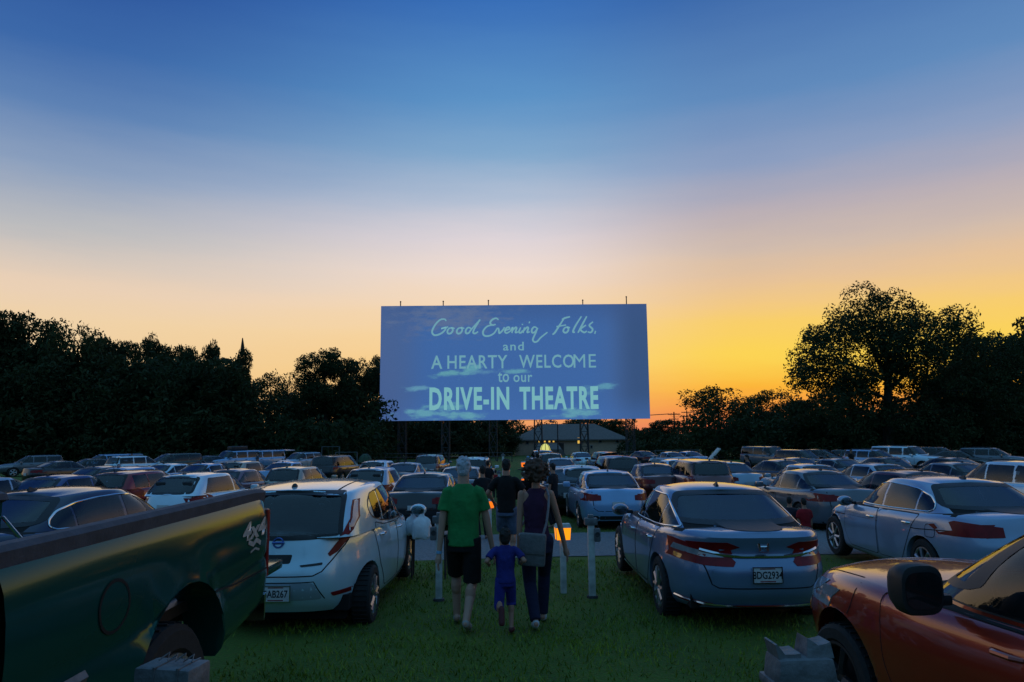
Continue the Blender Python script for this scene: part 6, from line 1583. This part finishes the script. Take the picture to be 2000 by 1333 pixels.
# ------------------------------------------------------------------ small things
w_ = gp(803, 11.2)
bagmat = mat('white_plastic_film', (.74,.74,.78), .4, noise=.12, nscale=9, bump=.6, bscale=9); 
def carrier(label, c, sc):
    rr = random.Random(int(c[0]*100)); n = 40; mb = MB(); rings = []
    prof = ((0,.10,.06),(.012,.135,.085),(.05,.150,.10),(.10,.158,.105),(.16,.160,.105),(.22,.156,.10),(.28,.15,.09),(.325,.135,.07),(.355,.10,.05),(.38,.055,.03),(.42,.04,.022))
    ph = [rr.uniform(0,6.28) for _ in range(8)]
    for z, rx, ry in prof:
        row = []
        for q in range(n):
            t = 2*math.pi*q/n; ct, st = math.cos(t), math.sin(t); e = .55
            x = math.copysign(abs(ct)**e, ct); y = math.copysign(abs(st)**e, st)
            f = 1+.07*math.sin(3*t+ph[0]+z*14)+.05*math.sin(7*t+ph[1]-z*22)+.035*math.sin(11*t+ph[2]+z*40)+rr.uniform(-.03,.03)
            row.append(Vector((c[0]+sc*rx*x*f, c[1]+sc*ry*y*f, c[2]+sc*(z+.012*math.sin(4*t+ph[3])))))
        rings.append(row)
    mb.rings(rings)
    for sg in (-1,1): mb.tube([(c[0]+sg*.03*sc,c[1],c[2]+.40*sc),(c[0]+sg*.05*sc,c[1],c[2]+.46*sc),(c[0],c[1],c[2]+.52*sc)],.008,5)
    o = mb.build('shopping_bag', bagmat, smooth=28); tag(o, label, 'bag', 'bags hanging on the hatchback mirror'); return o
mz = [c for c in LEAF.children if c.name.startswith('mirror') and c.location.x > 0][0]; mw = LEAF.matrix_basis @ mz.location
carrier('full white plastic shopping bag hanging from the pale hatchback\'s mirror', (mw.x+.06, mw.y-.06, mw.z-.41), .84); carrier('smaller white plastic bag behind the full one on the hatchback\'s mirror', (mw.x-.09, mw.y+.12, mw.z-.38), .7)
def table_():
    c = gp(838, 11.3); h = .66; r = empty('camping_table', c, R(4), 'small dark folding table holding the water bottle by the hatchback', 'table')
    mb = MB(); mb.box((0,0,h-.012),(.56,.42,.025),bevel=.006); mb.build('tabletop', M['plastic'], r)
    for sx in (-1,1):
        for sy in (-1,1): mb = MB(); mb.tube([(sx*.24,sy*.18,h-.02),(sx*.25,sy*.19,-.02)],.014,6); mb.build('leg', M['darkmetal'], r)
    b = MB(); b.lathe([(0,.001),(0,.038),(.01,.042),(.16,.042),(.20,.03),(.235,.014),(.25,.014),(.25,.001)],16,'z',(0,0,0)); o = b.build('water_bottle', mat('clear_bottle',(.55,.62,.68),.12,noise=.1,coat=.5)); o.location = c+Vector((.13,-.05,h+.001)); tag(o, 'clear water bottle standing on the small dark folding table', 'bottle')
    b = MB(); b.lathe([(.25,.016),(.275,.016),(.275,.001)],12,'z'); b.build('cap', M['wood_white'], o)
table_()
# lit tent and dome tent far off
def dome(px, Y, wpx, hpx, py, m, label, cat, name):
    p = at(px, py, Y); g = gp(px, Y); w = wpx*Y/F/2; h = hpx*Y/F; r = empty(name, (p.x,Y,g.z), R(12), label, cat); z0 = p.z-g.z
    mb = MB(); mb.rings([[Vector((w*f*math.cos(t),w*f*math.sin(t),z0+h*zz)) for t in [2*math.pi*q/14 for q in range(14)]] for f, zz in ((1,0),(.96,.25),(.8,.6),(.5,.88),(.15,1.0))]); mb.build('canopy', m, r, smooth=20)
    mb = MB()
    for q in range(7): t = 2*math.pi*q/7; mb.tube([(w*f*1.01*math.cos(t),w*f*1.01*math.sin(t),z0+h*zz) for f, zz in ((1,0),(.96,.25),(.8,.6),(.5,.88),(.15,1.0))],.025,4)
    mb.build('rib', M['darkmetal'], r)
    mb = MB(); mb.tube([(0,0,-.1),(0,0,z0+h)],.03,5); mb.build('pole', M['darkmetal'], r)
dome(1065, 66, 20, 13, 880, mat('lit_canopy', lin((230,220,120)), .6, emit=lin((235,225,120)), es=.75), 'yellow lit umbrella glowing above the pale van', 'umbrella', 'umbrella')
dome(713, 72, 26, 16, 903, mat('green_tent', lin((58,80,62)), .8, noise=.2), 'dull green dome tent behind the white hatchback on the left', 'tent', 'tent')
# raised white lid and blue bin on the right
g = gp(1390, 42); r = empty('trailer', g, R(-10), 'small dark trailer with a raised white lid right of the white sedans', 'trailer')
mb = MB(); mb.box((0,0,.75),(1.1,1.6,.7),bevel=.06); mb.build('body', M['plastic'], r); mb = MB(); mb.box((.15,0,1.5),(.08,1.5,1.05),Matrix.Rotation(R(42),3,'Y'),bevel=.02); mb.build('lid', M['wood_white'], r)
for sg in (-1,1): wheel(r, .0, sg*.6, .28, .16, 'steel')
g = gp(1418, 46); mb = MB(); mb.box((0,0,.5),(.62,.62,1.0),bevel=.05,taper=1.12); r = empty('waste_bin', g, R(10), 'blue bin behind the silver sedan with the band of red lights', 'bin'); mb.build('body', mat('blue_bin',lin((24,44,110)),.6,noise=.15), r); mb = MB(); mb.box((0,0,1.05),(.72,.72,.08),bevel=.03); mb.build('lid', M['plastic'], r)
# black car with an open door beside the woman
over = {}; rt = park('sedan','2',1098,0,'f','black','black sedan with its driver door open beside the silver blue sedan',0,24.5)
mb = MB(); mb.box((0,.5,.62),(.06,1.0,.62),bevel=.03); mb.tube([(0,.02,.93),(0,.30,1.30),(0,.55,1.33)],.022,6); mb.tube([(0,.02,.93),(0,1.0,.95)],.02,6); mb.tube([(0,.02,.92),(0,.0,1.25),(0,.2,1.33),(0,.6,1.33)],.015,6)
d = mb.build('door', M['paint'], rt); d.color = (*lin(PAL['black']),1); d.location = (-.93,.88,0); d.rotation_euler.z = R(118)
